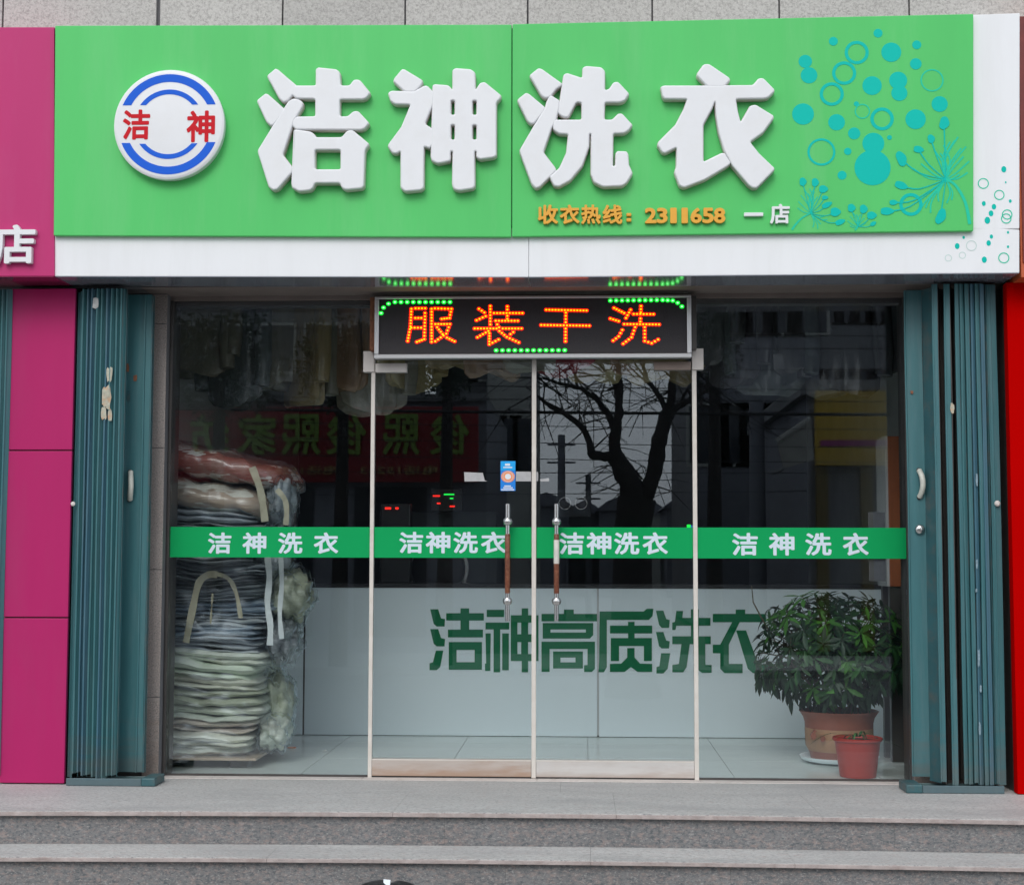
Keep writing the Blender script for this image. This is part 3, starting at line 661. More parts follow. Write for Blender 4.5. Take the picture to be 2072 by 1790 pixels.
# ================================================================== LED SIGN
YLED = -0.13
led = thing('led_sign', 'black moving message board with glowing orange characters above the glass door', 'led sign', (0.0, -0.02, Q(1081, 722, 0).z))
S2 = 2.072
a = P(985, 944, YLED); b = P(1820, 776, YLED)
lx0, lz0, lx1, lz1 = a.x, a.z, b.x, b.z
fw = 0.024
zt = min(lz1, 2.645)
for (x0, x1, z0, z1) in ((lx0, lx1, lz0, lz0 + fw), (lx0, lx1, zt - fw*0.6, zt), (lx0, lx0 + fw, lz0 + fw, zt - fw*.6), (lx1 - fw, lx1, lz0 + fw, zt - fw*.6)):
    box('frame', MT['silver'], led, x0, x1, YLED, YLED + 0.06, z0, z1, 0.004)
box('face', MT['led_face'], led, lx0 + fw - .002, lx1 - fw + .002, YLED + 0.014, YLED + 0.05, lz0 + fw - .002, zt - fw*0.6 + .002)
box('bracket', MT['rust'], led, lx0 - 0.03, lx0 - 0.001, YLED + 0.03, -0.02, lz0 + 0.05, zt, 0.002)
box('bracket', MT['frame_dark'], led, lx1 + 0.001, lx1 + 0.03, YLED + 0.03, -0.02, lz0 + 0.05, zt, 0.002)
def led_points(strokes, step):
    pts = []
    for st in strokes:
        for (xa_, ya_), (xb_, yb_) in zip(st[:-1], st[1:]):
            d = math.hypot(xb_ - xa_, yb_ - ya_); n = max(1, round(d / step))
            for i in range(n + 1):
                q = (xa_ + (xb_ - xa_)*i/n, ya_ + (yb_ - ya_)*i/n)
                if all(math.hypot(q[0] - r_[0], q[1] - r_[1]) > step*0.55 for r_ in pts): pts.append(q)
    return pts
chars = [
 [[(380,235),(375,330),(360,410)],[(385,232),(455,232)],[(455,240),(450,400),(410,415)],[(385,285),(450,285)],[(380,338),(450,338)],[(490,235),(490,415)],[(490,232),(598,235),(588,285),(545,290)],[(495,318),(590,318),(570,370),(510,412)],[(520,335),(560,385),(615,412)]],
 [[(748,235),(778,255)],[(735,297),(785,275)],[(810,220),(810,320)],[(830,258),(985,258)],[(903,222),(903,290)],[(840,300),(960,300)],[(848,320),(858,336)],[(725,342),(980,342)],[(800,356),(740,390)],[(805,368),(805,428),(855,402)],[(860,356),(900,388),(965,418)],[(935,362),(905,384)]],
 [[(1115,240),(1335,244)],[(1088,323),(1350,327)],[(1222,256),(1220,412)]],
 [[(1485,230),(1540,258)],[(1465,288),(1510,302)],[(1530,350),(1510,385),(1480,408)],[(1575,240),(1550,285)],[(1592,263),(1700,264)],[(1632,220),(1628,305)],[(1540,318),(1730,320)],[(1600,335),(1580,390),(1535,425)],[(1652,335),(1652,410),(1690,422),(1725,402)]]]
sty = YLED + 0.0135
def led_dots(pts, r, m1, m2, n1, lab):
    b1, b2 = MB(), MB()
    for (x, z) in pts:
        p = P(900 + x/S2, 700 + z/S2, sty)
        b1.disc((p.x, sty - 0.0035, p.z), r, r*0.85, 0.004, 8)
        b2.disc((p.x, sty - 0.0055, p.z), r*0.50, r*0.36, 0.002, 8)
    o1 = b1.build(n1, m1, led); o1['kind'] = 'stuff'; o1['label'] = lab
    o2 = b2.build(n1 + '_core', m2, led); o2['kind'] = 'stuff'; o2['label'] = lab + ', bright centres'
for st in chars:
    led_dots(led_points(st, 17), 0.0125, MT['led_red'], MT['led_core'], 'lamp_dots', 'orange red lamp dots forming a character')
g1 = led_points([[(215,258),(228,228),(255,207),(290,198),(590,198)],[(1465,190),(1750,187),(1805,190),(1832,202),(1855,222)],[(842,461),(1216,460)]], 33)
led_dots(g1, 0.0135, MT['led_green'], MT['led_gcore'], 'border_lamp_dots', 'green border lamp dots')

# ================================================================== GLASS FRONT
ZG = 2.634
def pane(name, parent, x0, x1, z0, z1, y0=-0.005, y1=0.005):
    return box(name, MT['glass'], parent, x0, x1, y0, y1, z0, z1)
xs = {k: Q(v, 1100).x for k, v in dict(l0=749, l1=757, c0=1076, c1=1085, r0=1402, r1=1411).items()}
ZB0, ZB1 = Q(1081, 1128.5).z, Q(1081, 1066.5).z
def band_on(parent, x0, x1, texts):
    b = box('green_band', MT['band'], parent, x0, x1, -0.0066, -0.0052, ZB0, ZB1)
    for ch, (u0, u1, v0, v1) in texts:
        a = P(u0, v1, -0.0075); c = P(u1, v0, -0.0075)
        text_mb(ch, (a.x, a.z), (c.x, c.z), -0.0078, 0.030, 0.001, m=MT['filmtext'], name='band_letter', parent=b)
    return b
w1 = thing('shop_window', 'left shop window with a green name band, quilts stacked behind it', 'window', ((GL + xs['l0'])/2, 0, 0.012))
pane('pane', w1, GL, xs['l0'], 0.012, ZG)
s8 = 1059/580
band_on(w1, GL, xs['l0'], [(c_, (420 + a_/s8, 420 + b_/s8, 1100 + 550/s8, 1100 + 652/s8)) for c_, (a_, b_) in zip('洁神洗衣', [(232,346),(398,514),(569,688),(741,860)])])
w2 = thing('shop_window', 'right shop window with a green name band, potted shrub behind it', 'window', ((GR + xs['r1'])/2, 0, 0.012))
pane('pane', w2, xs['r1'], GR, 0.012, ZG)
s3 = 1387/620
band_on(w2, xs['r1'], GR, [(c_, (1800 + a_/s3, 1800 + b_/s3, 760 + 1437/s3, 760 + 1570/s3)) for c_, (a_, b_) in zip('洁神洗衣', [(286,436),(503,652),(717,870),(938,1088)])])
for t_, x0, x1 in ((w1, GL, xs['l0']), (w2, xs['r1'], GR)):
    box('bottom_bead', MT['frame_dark'], t_, x0, x1, -0.012, 0.012, 0.002, 0.014)
tr = thing('transom_window', 'clear transom pane behind the message board above the doors', 'window', (0, 0.0, 2.31))
pane('pane', tr, xs['l0'] + 0.002, xs['r1'] - 0.002, 2.305, ZG)
# door leaves
def door(x0, x1, label, hx, texts, wrap):
    t = thing('glass_door', label, 'glass door', ((x0 + x1)/2, 0, 0.01))
    pane('pane', t, x0, x1, 0.115, 2.298)
    zk = Q(1081, 1536).z
    k = box('kick_plate', MT['plate_pale' if wrap else 'plate_rusty'], t, x0, x1, -0.016, 0.016, 0.012, zk, 0.003)
    box('plate_bead', MT['alu'], t, x0, x1, -0.0175, -0.0162, zk - 0.007, zk - 0.001)
    box('threshold_gap', MT['rubber'], t, x0, x1, -0.010, 0.010, 0.004, 0.012)
    band_on(t, x0, x1, texts)
    # handle
    yh = -0.070
    ztop, zb = Q(1081, 1019, yh).z, Q(1081, 1256, yh).z
    zk1, zk2 = Q(1081, 1055, yh).z, Q(1081, 1216, yh).z
    zg1, zg2 = Q(1081, 1080, yh).z, Q(1081, 1200, yh).z
    h = MB().tube([(hx, yh, zb), (hx, yh, ztop)], 0.0125, 16).build('handle', MT['steel'], t, 0.001, True)
    for zc in (zk1, zk2):
        MB().lathe((hx, yh, zc), [(0.013, -0.020), (0.021, -0.016), (0.0255, -0.004), (0.0255, 0.006), (0.020, 0.016), (0.013, 0.019)], 20).build('knob', MT['steel'], h, smooth=True, angle=30)
        MB().tube([(hx, yh, zc), (hx, -0.006, zc)], 0.009, 12).build('standoff', MT['steel'], h, smooth=True)
    MB().lathe((hx, yh, 0), [(0.0128, zg2), (0.0142, zg2 + .004), (0.0145, (zg1 + zg2)/2), (0.0142, zg1 - .004), (0.0128, zg1)], 18).build('grip', MT['wood'], h, smooth=True)
    if wrap:
        za, zb_ = Q(1081, 1092, yh).z, Q(1081, 1140, yh).z
        MB().lathe((hx, yh, 0), [(0.0146, zb_), (0.0152, zb_ + .002), (0.0152, za - .003), (0.0146, za)], 18).build('grip_wrap', MT['paper'], h, smooth=True)
    return t
s4 = 2072/900
dl = door(xs['l1'], xs['c0'] - 0.001, 'left glass door leaf with a blue sticker and a rusty kick plate', Q(1027, 1100, -0.07).x,
          [(c_, (960 + a_/s4, 960 + b_/s4, 1380 + 45/s4, 1380 + 175/s4)) for c_, (a_, b_) in zip('洁神洗衣', [(210,355),(370,520),(537,687),(705,858)])], False)
dr = door(xs['c1'] + 0.001, xs['r0'], 'right glass door leaf whose handle grip is partly wrapped in white', Q(1126, 1100, -0.07).x,
          [(c_, (960 + a_/s4, 960 + b_/s4, 1380 + 48/s4, 1380 + 182/s4)) for c_, (a_, b_) in zip('洁神洗衣', [(1180,1330),(1345,1495),(1512,1665),(1685,1838)])], True)
# frame posts and clamps
fr = thing('door_frame', 'pale aluminium posts and clamp plates framing the two glass doors', 'door frame', (0, 0, 0))
box('post', MT['alu'], fr, xs['l0'], xs['l1'] - .0005, -0.018, 0.018, 0.003, 2.30, 0.002)
box('post', MT['alu'], fr, xs['r0'] + .0005, xs['r1'], -0.018, 0.018, 0.003, 2.30, 0.002)
box('meeting_strip', MT['alu'], fr, xs['c0'], xs['c1'], -0.0185, 0.0185, 0.006, 2.295, 0.002)
def clamp(u0, u1, v0, v1, m, d=0.022):
    a = P(u0, v1, -d); b = P(u1, v0, -d)
    box('clamp', m, fr, a.x, b.x, -d, d, a.z, b.z, 0.002)
clamp(956, 985, 924, 979, MT['clamp'], 0.030); clamp(988, 1071, 956, 980, MT['clamp'], 0.026)
clamp(1822, 1852, 917, 973, MT['clamp'], 0.030); clamp(1722, 1819, 952, 974, MT['clamp_brown'], 0.026)
box('header_channel', MT['frame_dark'], fr, xs['l0'], xs['r1'], 0.007, 0.03, 2.30, 2.325)
# dark frame left and right of the glass
wf = thing('window_surround', 'dark metal surround of the whole glass front', 'window frame', (0, 0.02, 0))
box('jamb', MT['frame_dark'], wf, xb + 0.001, GL - 0.001, -0.03, 0.14, 0.0, 2.633, 0.002)
box('jamb', MT['frame_dark'], wf, GR + 0.001, xc + 0.02, -0.03, 0.14, 0.0, 2.633, 0.002)
box('jamb', MT['frame_dark'], wf, Q(1829, 1100, 0.05).x, GR - 0.001, 0.03, 0.14, 0.0, 2.633, 0.002)
box('head', MT['frame_dark'], wf, GL, GR, 0.008, 0.10, 2.605, 2.633, 0.002)
# marble sill
si = thing('door_sill', 'thin pale marble sill along the foot of the glass', 'sill', (0, -0.06, 0))
sx = [GL - 0.02, -1.75, -0.93, 0.02, 0.9, 1.55, GR + 0.02]
for a_, b_ in zip(sx[:-1], sx[1:]):
    slab_ = box('sill_slab', MT['sill'], si, a_ + .001, b_ - .001, -0.105, 0.010, 0.0005, 0.0035 + random.uniform(0, .001), 0.001)

# sticker on the left door, tape strips
st = thing('door_sticker', 'blue sticker with an orange ring on the left glass door', 'sticker', (P(1337, 1290).x, -0.006, P(1337, 1290).z))
sE = 1308/380
def E(x, y_, yy=-0.006): return P(1200 + x/sE, 1180 + y_/sE, yy)
a = E(405, 385); b = E(541, 115)
MT['st_b'] = mat('sticker_blue', (0.01, 0.22, 0.72), 0.35); MT['st_l'] = mat('sticker_light_blue', (0.01, 0.38, 0.85), 0.35)
MT['st_o'] = mat('sticker_orange', (0.85, 0.30, 0.12), 0.4); MT['st_w'] = mat('sticker_white', (0.75, 0.80, 0.85), 0.4); MT['st_p'] = mat('sticker_pink', (0.75, 0.45, 0.40), 0.4)
box('backing', MT['st_b'], st, a.x, b.x, -0.0068, -0.0056, a.z, b.z)
zq = E(0, 200).z
box('upper_field', MT['st_l'], st, a.x + .001, b.x - .001, -0.0074, -0.0069, zq, b.z - .001)
c_ = E(473, 256)
e = (E(535, 256) - E(473, 256)).length
MB().disc((c_.x, -0.0080, c_.z), e, e*0.86, 0.0005).build('emblem', MT['st_o'], st)
MB().ring((c_.x, -0.0086, c_.z), e*0.82, e*0.16, 0.0005).build('emblem_ring', MT['st_p'], st)
MB().disc((c_.x, -0.0092, c_.z), e*0.45, e*0.42, 0.0005).build('emblem_core', MT['st_w'], st)
for (x0, y0_, x1, y1_) in ((446, 138, 492, 158), (430, 168, 512, 178), (440, 336, 500, 346), (430, 352, 516, 362), (412, 370, 530, 380)):
    p = E(x0, y1_); q = E(x1, y0_)
    box('print_line', MT['st_w'], st, p.x, q.x, -0.0081, -0.0075, p.z, q.z)
MT['tape'] = mat('tape', (0.42, 0.42, 0.43), 0.5, var=0.1, vscale=30)
for (lab, pts) in (('grey torn tape strip on the door glass left of the blue sticker', [(75, 215), (245, 222), (262, 290), (290, 298), (80, 300)]),
                   ('grey tape strip running from the blue sticker to the meeting strip', [(545, 210), (683, 212), (683, 298), (545, 298)]),
                   ('short tape scrap on the right door just past the meeting strip', [(728, 212), (746, 214), (746, 296), (728, 298)]),
                   ('small white tape scrap hanging right of the meeting strip', [(762, 280), (845, 268), (845, 298), (770, 300)])):
    q = [E(*p_) for p_ in pts]
    o = MB().prism([(v.x, -0.0062 if 'grey torn' in lab else -0.0062, v.z) for v in q], 0.0008).build('tape_strip', MT['tape'])
    tag(o, lab, 'tape', 'tape strips on the doors')

# ================================================================== FOLDING SHUTTERS
def vplate(b, x0, y0, x1, y1, z0, z1, th=0.004):
    d = Vector((x1 - x0, y1 - y0, 0)).normalized(); n = Vector((d.y, -d.x, 0)) * th / 2
    p = [Vector((x0, y0, 0)) - n, Vector((x1, y1, 0)) - n, Vector((x1, y1, 0)) + n, Vector((x0, y0, 0)) + n]
    b.add([(q.x, q.y, z0) for q in p] + [(q.x, q.y, z1) for q in p], [(0,3,2,1),(4,5,6,7),(0,1,5,4),(1,2,6,5),(2,3,7,6),(3,0,4,7)])
def slat_obj(t, x0, y0, x1, y1, z0, z1, m, lip=True, name='slat'):
    b = MB(); n_ = 9; d = Vector((x1 - x0, y1 - y0, 0)).normalized(); nn = Vector((d.y, -d.x, 0))*0.002; sd = random.uniform(0, 99)
    vs = []
    zb0 = z0 + random.uniform(-0.008, 0.012)
    for i in range(n_):
        z_ = zb0 + (z1 - zb0)*i/(n_ - 1); ox = 0.0045*noise.noise(Vector((sd, z_*1.1, 0))); oy = 0.006*noise.noise(Vector((z_*0.9, sd, 2)))
        o_ = Vector((ox, oy, z_))
        vs += [Vector((x0, y0, 0)) - nn + o_, Vector((x1, y1, 0)) - nn + o_, Vector((x1, y1, 0)) + nn + o_, Vector((x0, y0, 0)) + nn + o_]
    fs = [(i*4 + j, i*4 + (j+1) % 4, i*4 + 4 + (j+1) % 4, i*4 + 4 + j) for i in range(n_ - 1) for j in range(4)] + [(3, 2, 1, 0), tuple(range(n_*4 - 4, n_*4))]
    b.add(vs, fs)
    if lip:
        b.tube([Vector((x0, y0 - 0.003, 0)) + Vector((0.0045*noise.noise(Vector((sd, z_*1.1, 0))), 0.006*noise.noise(Vector((z_*0.9, sd, 2))), z_)) for z_ in [zb0 + (z1 - zb0)*i/8 for i in range(9)]], 0.0055, 8)
    return b.build(name, m, t, smooth=True)
yF, yBk = -0.385, -0.235
# --- left one
lsx = lambda v, y_: Q(v, 1100, y_).x
sh = thing('folding_shutter', 'teal folding shutter stacked open left of the entrance, with torn paper remains', 'shutter', (Q(220, 1100, yF).x, yF, 0.04))
zt0, zt1 = 0.045, 2.64
slat_obj(sh, lsx(141, yF), -0.32, lsx(153, yF), yF + 0.02, zt0 - .01, zt1 - 0.01, MT['teal'], name='end_stile')
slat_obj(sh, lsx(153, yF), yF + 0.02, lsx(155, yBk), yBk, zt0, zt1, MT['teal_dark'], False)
ribs = [156, 166, 176, 186, 196, 206, 216, 226, 236]
for i, v in enumerate(ribs):
    x0 = lsx(v, yF); x1 = x0 + 0.020
    yy = yF + (0.012 if i < 2 else 0.0)
    mm = MT['teal_blue'] if i in (1, 2, 5) else MT['teal']
    slat_obj(sh, x0, yy, x1, yy + 0.020, zt0 + (0.02 if i < 2 else 0) , zt1, mm)
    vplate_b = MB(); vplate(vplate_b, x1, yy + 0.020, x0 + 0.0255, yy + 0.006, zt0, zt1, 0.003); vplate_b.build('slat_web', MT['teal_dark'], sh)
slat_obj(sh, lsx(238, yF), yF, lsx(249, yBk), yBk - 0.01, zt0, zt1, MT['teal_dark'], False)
lf = slat_obj(sh, lsx(249, yBk), yBk - 0.01, lsx(299, yBk), yBk - 0.015, zt0 + 0.005, zt1 - 0.01, MT['teal'], name='lock_leaf')
box('leaf_fold', MT['teal'], sh, lsx(284, yBk), lsx(288, yBk), yBk - 0.024, yBk - 0.016, zt0 + .006, zt1 - .012, 0.003)
box('leaf_edge', MT['teal_dark'], sh, lsx(299, yBk), lsx(302, yBk), yBk - 0.020, yBk + 0.02, zt0 + .006, zt1 - .012, 0.002)
def pull(t, vx, va, vb, yy):
    x = lsx(vx, yy); za, zb = Q(vx, va, yy).z, Q(vx, vb, yy).z; zc = (za + zb)/2; hh = abs(za - zb)/2
    path = []
    for i in range(13):
        s = -1 + 2*i/12
        path.append((x + 0.012*(1 - s*s) , yy - 0.006 - 0.030*(1 - abs(s)**2.5), zc + hh*s))
    MB().tube(path, [0.015, 0.014] + [0.0145]*9 + [0.014, 0.015], 12).build('pull_handle', MT['handle'], t, smooth=True)
    for s in (-1, 1):
        MB().lathe((x - 0.004, yy - 0.004, zc + s*(hh + 0.004)), [(0.011, -0.004), (0.008, -0.008)], 12, 'y').build('handle_screw', MT['frame_dark'], t)
pull(sh, 262, 955, 1010, yBk - 0.017)
def patch(t, u0, u1, v0, v1, yy, m, nm='paper_remnant', n=9):
    a = Q(u0, v1, yy); b = Q(u1, v0, yy); cx_, cz_ = (a.x + b.x)/2, (a.z + b.z)/2; wx, wz = (b.x - a.x)/2, (b.z - a.z)/2
    pts = []
    for i in range(n*2):
        t_ = 2*PI*i/(n*2); k_ = random.uniform(0.72, 1.08)
        cc, ss = math.cos(t_), math.sin(t_)
        pts.append((cx_ + wx*k_*math.copysign(abs(cc)**0.5, cc), yy, cz_ + wz*k_*math.copysign(abs(ss)**0.5, ss)))
    MB().prism(pts, 0.0015).build(nm, m, t)
yp = yF - 0.0095
patch(sh, 215, 228, 741, 775, yp, MT['scrape']); patch(sh, 206, 226, 778, 828, yp, MT['scrape']); patch(sh, 204, 216, 820, 850, yp, MT['scrape']); patch(sh, 217, 227, 826, 854, yp, MT['scrape'])
patch(sh, 186, 201, 600, 624, yp, MT['paint_white'], 'white_sticker', 4)
yp2 = yBk - 0.0185
patch(sh, 252, 262, 734, 752, yp2, MT['rust'], 'rust_spot'); patch(sh, 270, 278, 758, 772, yp2, MT['rust'], 'rust_spot'); patch(sh, 256, 264, 790, 812, yp2, MT['teal_dark'], 'rust_spot'); patch(sh, 249, 256, 745, 760, yp2, MT['rust'], 'rust_spot')
MB().lathe((lsx(146, yF), yF + 0.003, Q(146, 1019, yF).z), [(0.012, 0), (0.012, -0.006), (0.006, -0.010)], 14, 'y').build('bolt_head', MT['sill'], sh, smooth=True)
# floor track
def track(x0, x1, label, tall, endl):
    t = thing('shutter_track', label, 'shutter track', ((x0 + x1)/2, -0.3, 0))
    box('rail', MT['teal_dark'], t, x0, x1, -0.36, -0.25, 0.002, 0.018, 0.003)
    box('rail_lip', MT['teal_blue'], t, x0, x1, -0.405, -0.395, 0.002, 0.040, 0.002)
    box('rail_lip', MT['teal'], t, x0, x1, -0.245, -0.238, 0.002, 0.030, 0.002)
    e0, e1 = endl
    box('end_block', MT['teal_dark'], t, e0, e1, -0.41, -0.22, 0.001, 0.044, 0.006)
    for xx in (x0 + 0.09, (x0 + x1)/2, x1 - .09):
        box('bracket', MT['teal_dark'], t, xx - 0.008, xx + 0.008, -0.394, -0.361, 0.002, 0.018)
    return t
xt0, xt1 = Q(134, 1588, -0.40).x, Q(333, 1588, -0.22).x
track(xt0, xt1 - 0.075, 'dark teal floor track under the left folding shutter', 0.04, (xt1 - 0.074, xt1))
# --- right one
sr = thing('folding_shutter', 'teal folding shutter stacked open right of the entrance, with a round lock', 'shutter', (Q(1935, 1100, yF).x, yF, 0.04))
slat_obj(sr, lsx(1838, yBk), yBk - 0.015, lsx(1872, yBk), yBk - 0.02, zt0 + 0.01, zt1 - 0.01, MT['teal'], name='lock_leaf')
slat_obj(sr, lsx(1872, yBk), yBk - 0.02, lsx(1898, yF + 0.03), yF + 0.03, zt0 + .005, zt1 - 0.01, MT['teal_dark'], False)
slat_obj(sr, lsx(1897, yF), yF + 0.012, lsx(1906, yF), yF, zt0, zt1, MT['teal'])
slat_obj(sr, lsx(1906, yF), yF, lsx(1909, yBk), yBk, zt0, zt1, MT['frame_dark'], False)  # near-black slat: shade of the gap put into its colour
slat_obj(sr, lsx(1921, yF), yF + 0.010, lsx(1931, yF), yF, zt0, zt1, MT['teal'])
slat_obj(sr, lsx(1931, yF), yF, lsx(1936, yBk), yBk, zt0, zt1, MT['frame_dark'], False)  # gap shade painted as a near-black slat
for i, v in enumerate([1943, 1953, 1964, 1975, 1985, 1995]):
    x0 = lsx(v, yF); x1 = x0 + 0.017
    mm = MT['teal_blue'] if i in (3, 5) else MT['teal']
    yy = yF + (0.0, 0.004, 0, 0.006, 0, 0.004)[i]
    slat_obj(sr, x0, yy, x1, yy + 0.006, zt0, zt1, mm)
    vb = MB(); vplate(vb, x1, yy + 0.006, x1 + 0.003, yy + 0.03, zt0, zt1, 0.003); vb.build('slat_web', MT['teal_dark'], sr)
    vb = MB(); vplate(vb, x1 + 0.003, yy + 0.03, x0 + 0.029, yy + 0.008, zt0, zt1, 0.003); vb.build('slat_web', MT['teal_dark'], sr)
slat_obj(sr, lsx(2004, yF), yF + 0.05, lsx(2009, yBk), yBk, zt0, zt1, MT['frame_dark'], False)  # near-black too, shade between the folds as colour
slat_obj(sr, lsx(2011, yF), yF + 0.03, lsx(2017, yF), yF + 0.03, zt0, zt1, MT['teal'])
slat_obj(sr, lsx(2017, yF), yF + 0.034, lsx(2030, yF), yF + 0.04, zt0 - 0.01, zt1, MT['teal'], name='end_stile')
box('backing_stile', MT['frame_dark'], sr, lsx(1900, yBk), lsx(2024, yBk), yBk + 0.004, yBk + 0.01, zt0, zt1)
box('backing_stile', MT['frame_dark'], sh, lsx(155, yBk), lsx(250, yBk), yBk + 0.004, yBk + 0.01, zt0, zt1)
pull(sr, 1862, 952, 1005, yBk - 0.02)
MB().lathe((Q(1859, 1071, yBk).x, yBk - 0.022, Q(1859, 1071, yBk).z), [(0.026, 0), (0.026, -0.012), (0.020, -0.020), (0.009, -0.023)], 20, 'y').build('lock_knob', MT['steel'], sr, smooth=True)
MB().lathe((lsx(2022, yF), yF + 0.022, Q(2022, 1018, yF).z), [(0.015, 0.006), (0.015, -0.004), (0.008, -0.010)], 14, 'y').build('bolt_head', MT['sill'], sr, smooth=True)
patch(sr, 1874, 1884, 700, 745, yBk - 0.050, MT['red_paint'], 'red_smear'); patch(sr, 1868, 1876, 712, 722, yBk - 0.026, MT['red_paint'], 'red_smear'); patch(sr, 1842, 1848, 790, 797, yBk - 0.026, MT['rust'], 'rust_spot')
patch(sr, 1923, 1931, 815, 836, yF - 0.010, MT['scrape'], 'pale_sticker', 6)
for v0, v1, uu in ((955, 985, 1977), (1130, 1150, 1977), (1310, 1350, 1981), (1460, 1490, 1983), (1190, 1198, 1976), (1385, 1400, 1985)):
    patch(sr, uu - 2.5, uu + 1.5, v0, v1, yF - 0.0095, MT['scratch'], 'scratch', 7)
xt2, xt3 = Q(1833, 1600, -0.40).x, Q(2032, 1600, -0.40).x
track(xt2 + 0.085, xt3, 'dark teal floor track under the right folding shutter', 0.04, (xt2, xt2 + 0.084))

# ================================================================== NEIGHBOURS
yN = -0.36
nb = thing('magenta_wall', 'glossy magenta panel wall of the neighbouring shop at the left edge', 'wall', (Q(75, 1590, yN).x, yN, 0))
nx0, nx1 = Q(10, 1100, yN).x, Q(141, 1100, yN).x
zj = [0.003, Q(75, 1249, yN).z, Q(75, 911, yN).z, ZS - 0.01]
for a_, b_ in zip(zj[:-1], zj[1:]):
    box('wall_panel', MT['magenta_wall'], nb, nx0, nx1, yN, yN + 0.025, a_ + 0.0035, b_ - 0.0035, 0.003)
box('core', MT['frame_dark'], nb, nx0 + 0.005, nx1 - 0.005, yN + 0.02, -0.125, 0.003, ZS - 0.012)
ns = thing('magenta_sign', 'magenta neighbouring shop sign with a white raised character, left edge', 'shop sign', (Q(0, 560, YS).x, -0.3, ZS))
q = quad([(-420, 72), (143, 72), (143, 727), (-420, 727)], YS + 0.02)
MB().prism(q, 0.30).build('sign_panel', MT['magenta'], ns, 0.003)
MB().prism([q[3] + Vector((0, 0, -.001)), q[2] + Vector((-.002, 0, -.001)), q[2] + Vector((-.002, 0, -.004)), q[3] + Vector((0, 0, -.004))], 0.30).build('soffit', MT['soffit_m'], ns)
s1 = 2.2944
p0, p1 = ink(s1, 0, 0, -45, 1357, 216, 1595, YS - 0.01)
text_mb('店', p0, p1, YS - 0.012, 0.026, 0.03, m=MT['letter'], name='letter', parent=ns)
ls = thing('folding_shutter', 'teal shutter edge at the far left of the picture beside the magenta wall', 'shutter', (Q(0, 1590, yF).x, yF, 0.04))
for i in range(9):
    x0 = lsx(11, yF) - 0.026*(i + 1)
    slat_obj(ls, x0, yF + 0.004*(i % 2), x0 + 0.02, yF + 0.02, zt0 + .01, zt1, MT['teal'])
rp = thing('red_pillar', 'bright red panel pillar of the neighbouring shop at the right edge', 'pillar', (Q(2070, 1600, -0.40).x, -0.40, 0))
rx0 = Q(2046, 1100, -0.40).x
box('pillar_panel', MT['red'], rp, rx0, rx0 + 0.75, -0.42, -0.35, 0.003, ZS - 0.02, 0.003)
box('core', MT['frame_dark'], rp, rx0 + 0.01, rx0 + 0.74, -0.351, -0.125, 0.003, ZS - 0.02)
rs = thing('orange_sign', 'orange and dark red neighbouring sign edge at the top right', 'shop sign', (Q(2072, 560, YS).x, -0.3, ZS))
ex = P(2687, 600, YW).x
box('sign_panel', MT['orange_red'], rs, ex + 0.003, ex + 0.9, -0.57, -0.31, P(2690, 729, YW).z, P(2690, 45, YW).z, 0.004)
MT['darkred'] = mat('dark_red_panel', (0.16, 0.02, 0.015), 0.5, var=0.2, vscale=6)
box('sign_face', MT['darkred'], rs, ex + 0.012, ex + 0.9, -0.582, -0.571, P(2690, 690, YW).z, P(2690, 42, YW).z, 0.003)

# ================================================================== INSIDE THE SHOP
YC = 2.0
ct = thing('service_counter', 'long white service counter with large green characters across its front', 'counter', (0, YC, 0))
cj = [-2.39, Q(615, 1350, YC).x, Q(1210, 1350, YC).x, 2.35]
for a_, b_ in zip(cj[:-1], cj[1:]):
    box('front_panel', MT['counter'], ct, a_ + 0.006, b_ - 0.006, YC, YC + 0.02, 0.003, 0.995, 0.002)
    if b_ < 2.3: box('joint_strip', MT['silver'] if b_ > -0.5 else MT['frame_dark'], ct, b_ - 0.0055, b_ + 0.0055, YC + 0.001, YC + 0.02, 0.012, 0.994)
box('body', MT['counter_top'], ct, -2.39, 2.35, YC + 0.021, YC + 0.55, 0.0, 0.994)
box('top', MT['counter_top'], ct, -2.395, 2.355, YC - 0.01, YC + 0.57, 0.996, 1.025, 0.004)
box('plinth', MT['frame_dark'], ct, -2.39, 2.35, YC + 0.004, YC + 0.02, 0.001, 0.011)
SCT = 2072/940
def rect(x0, y0, x1, y1): return [(x0, y0), (x1, y0), (x1, y1), (x0, y1)]
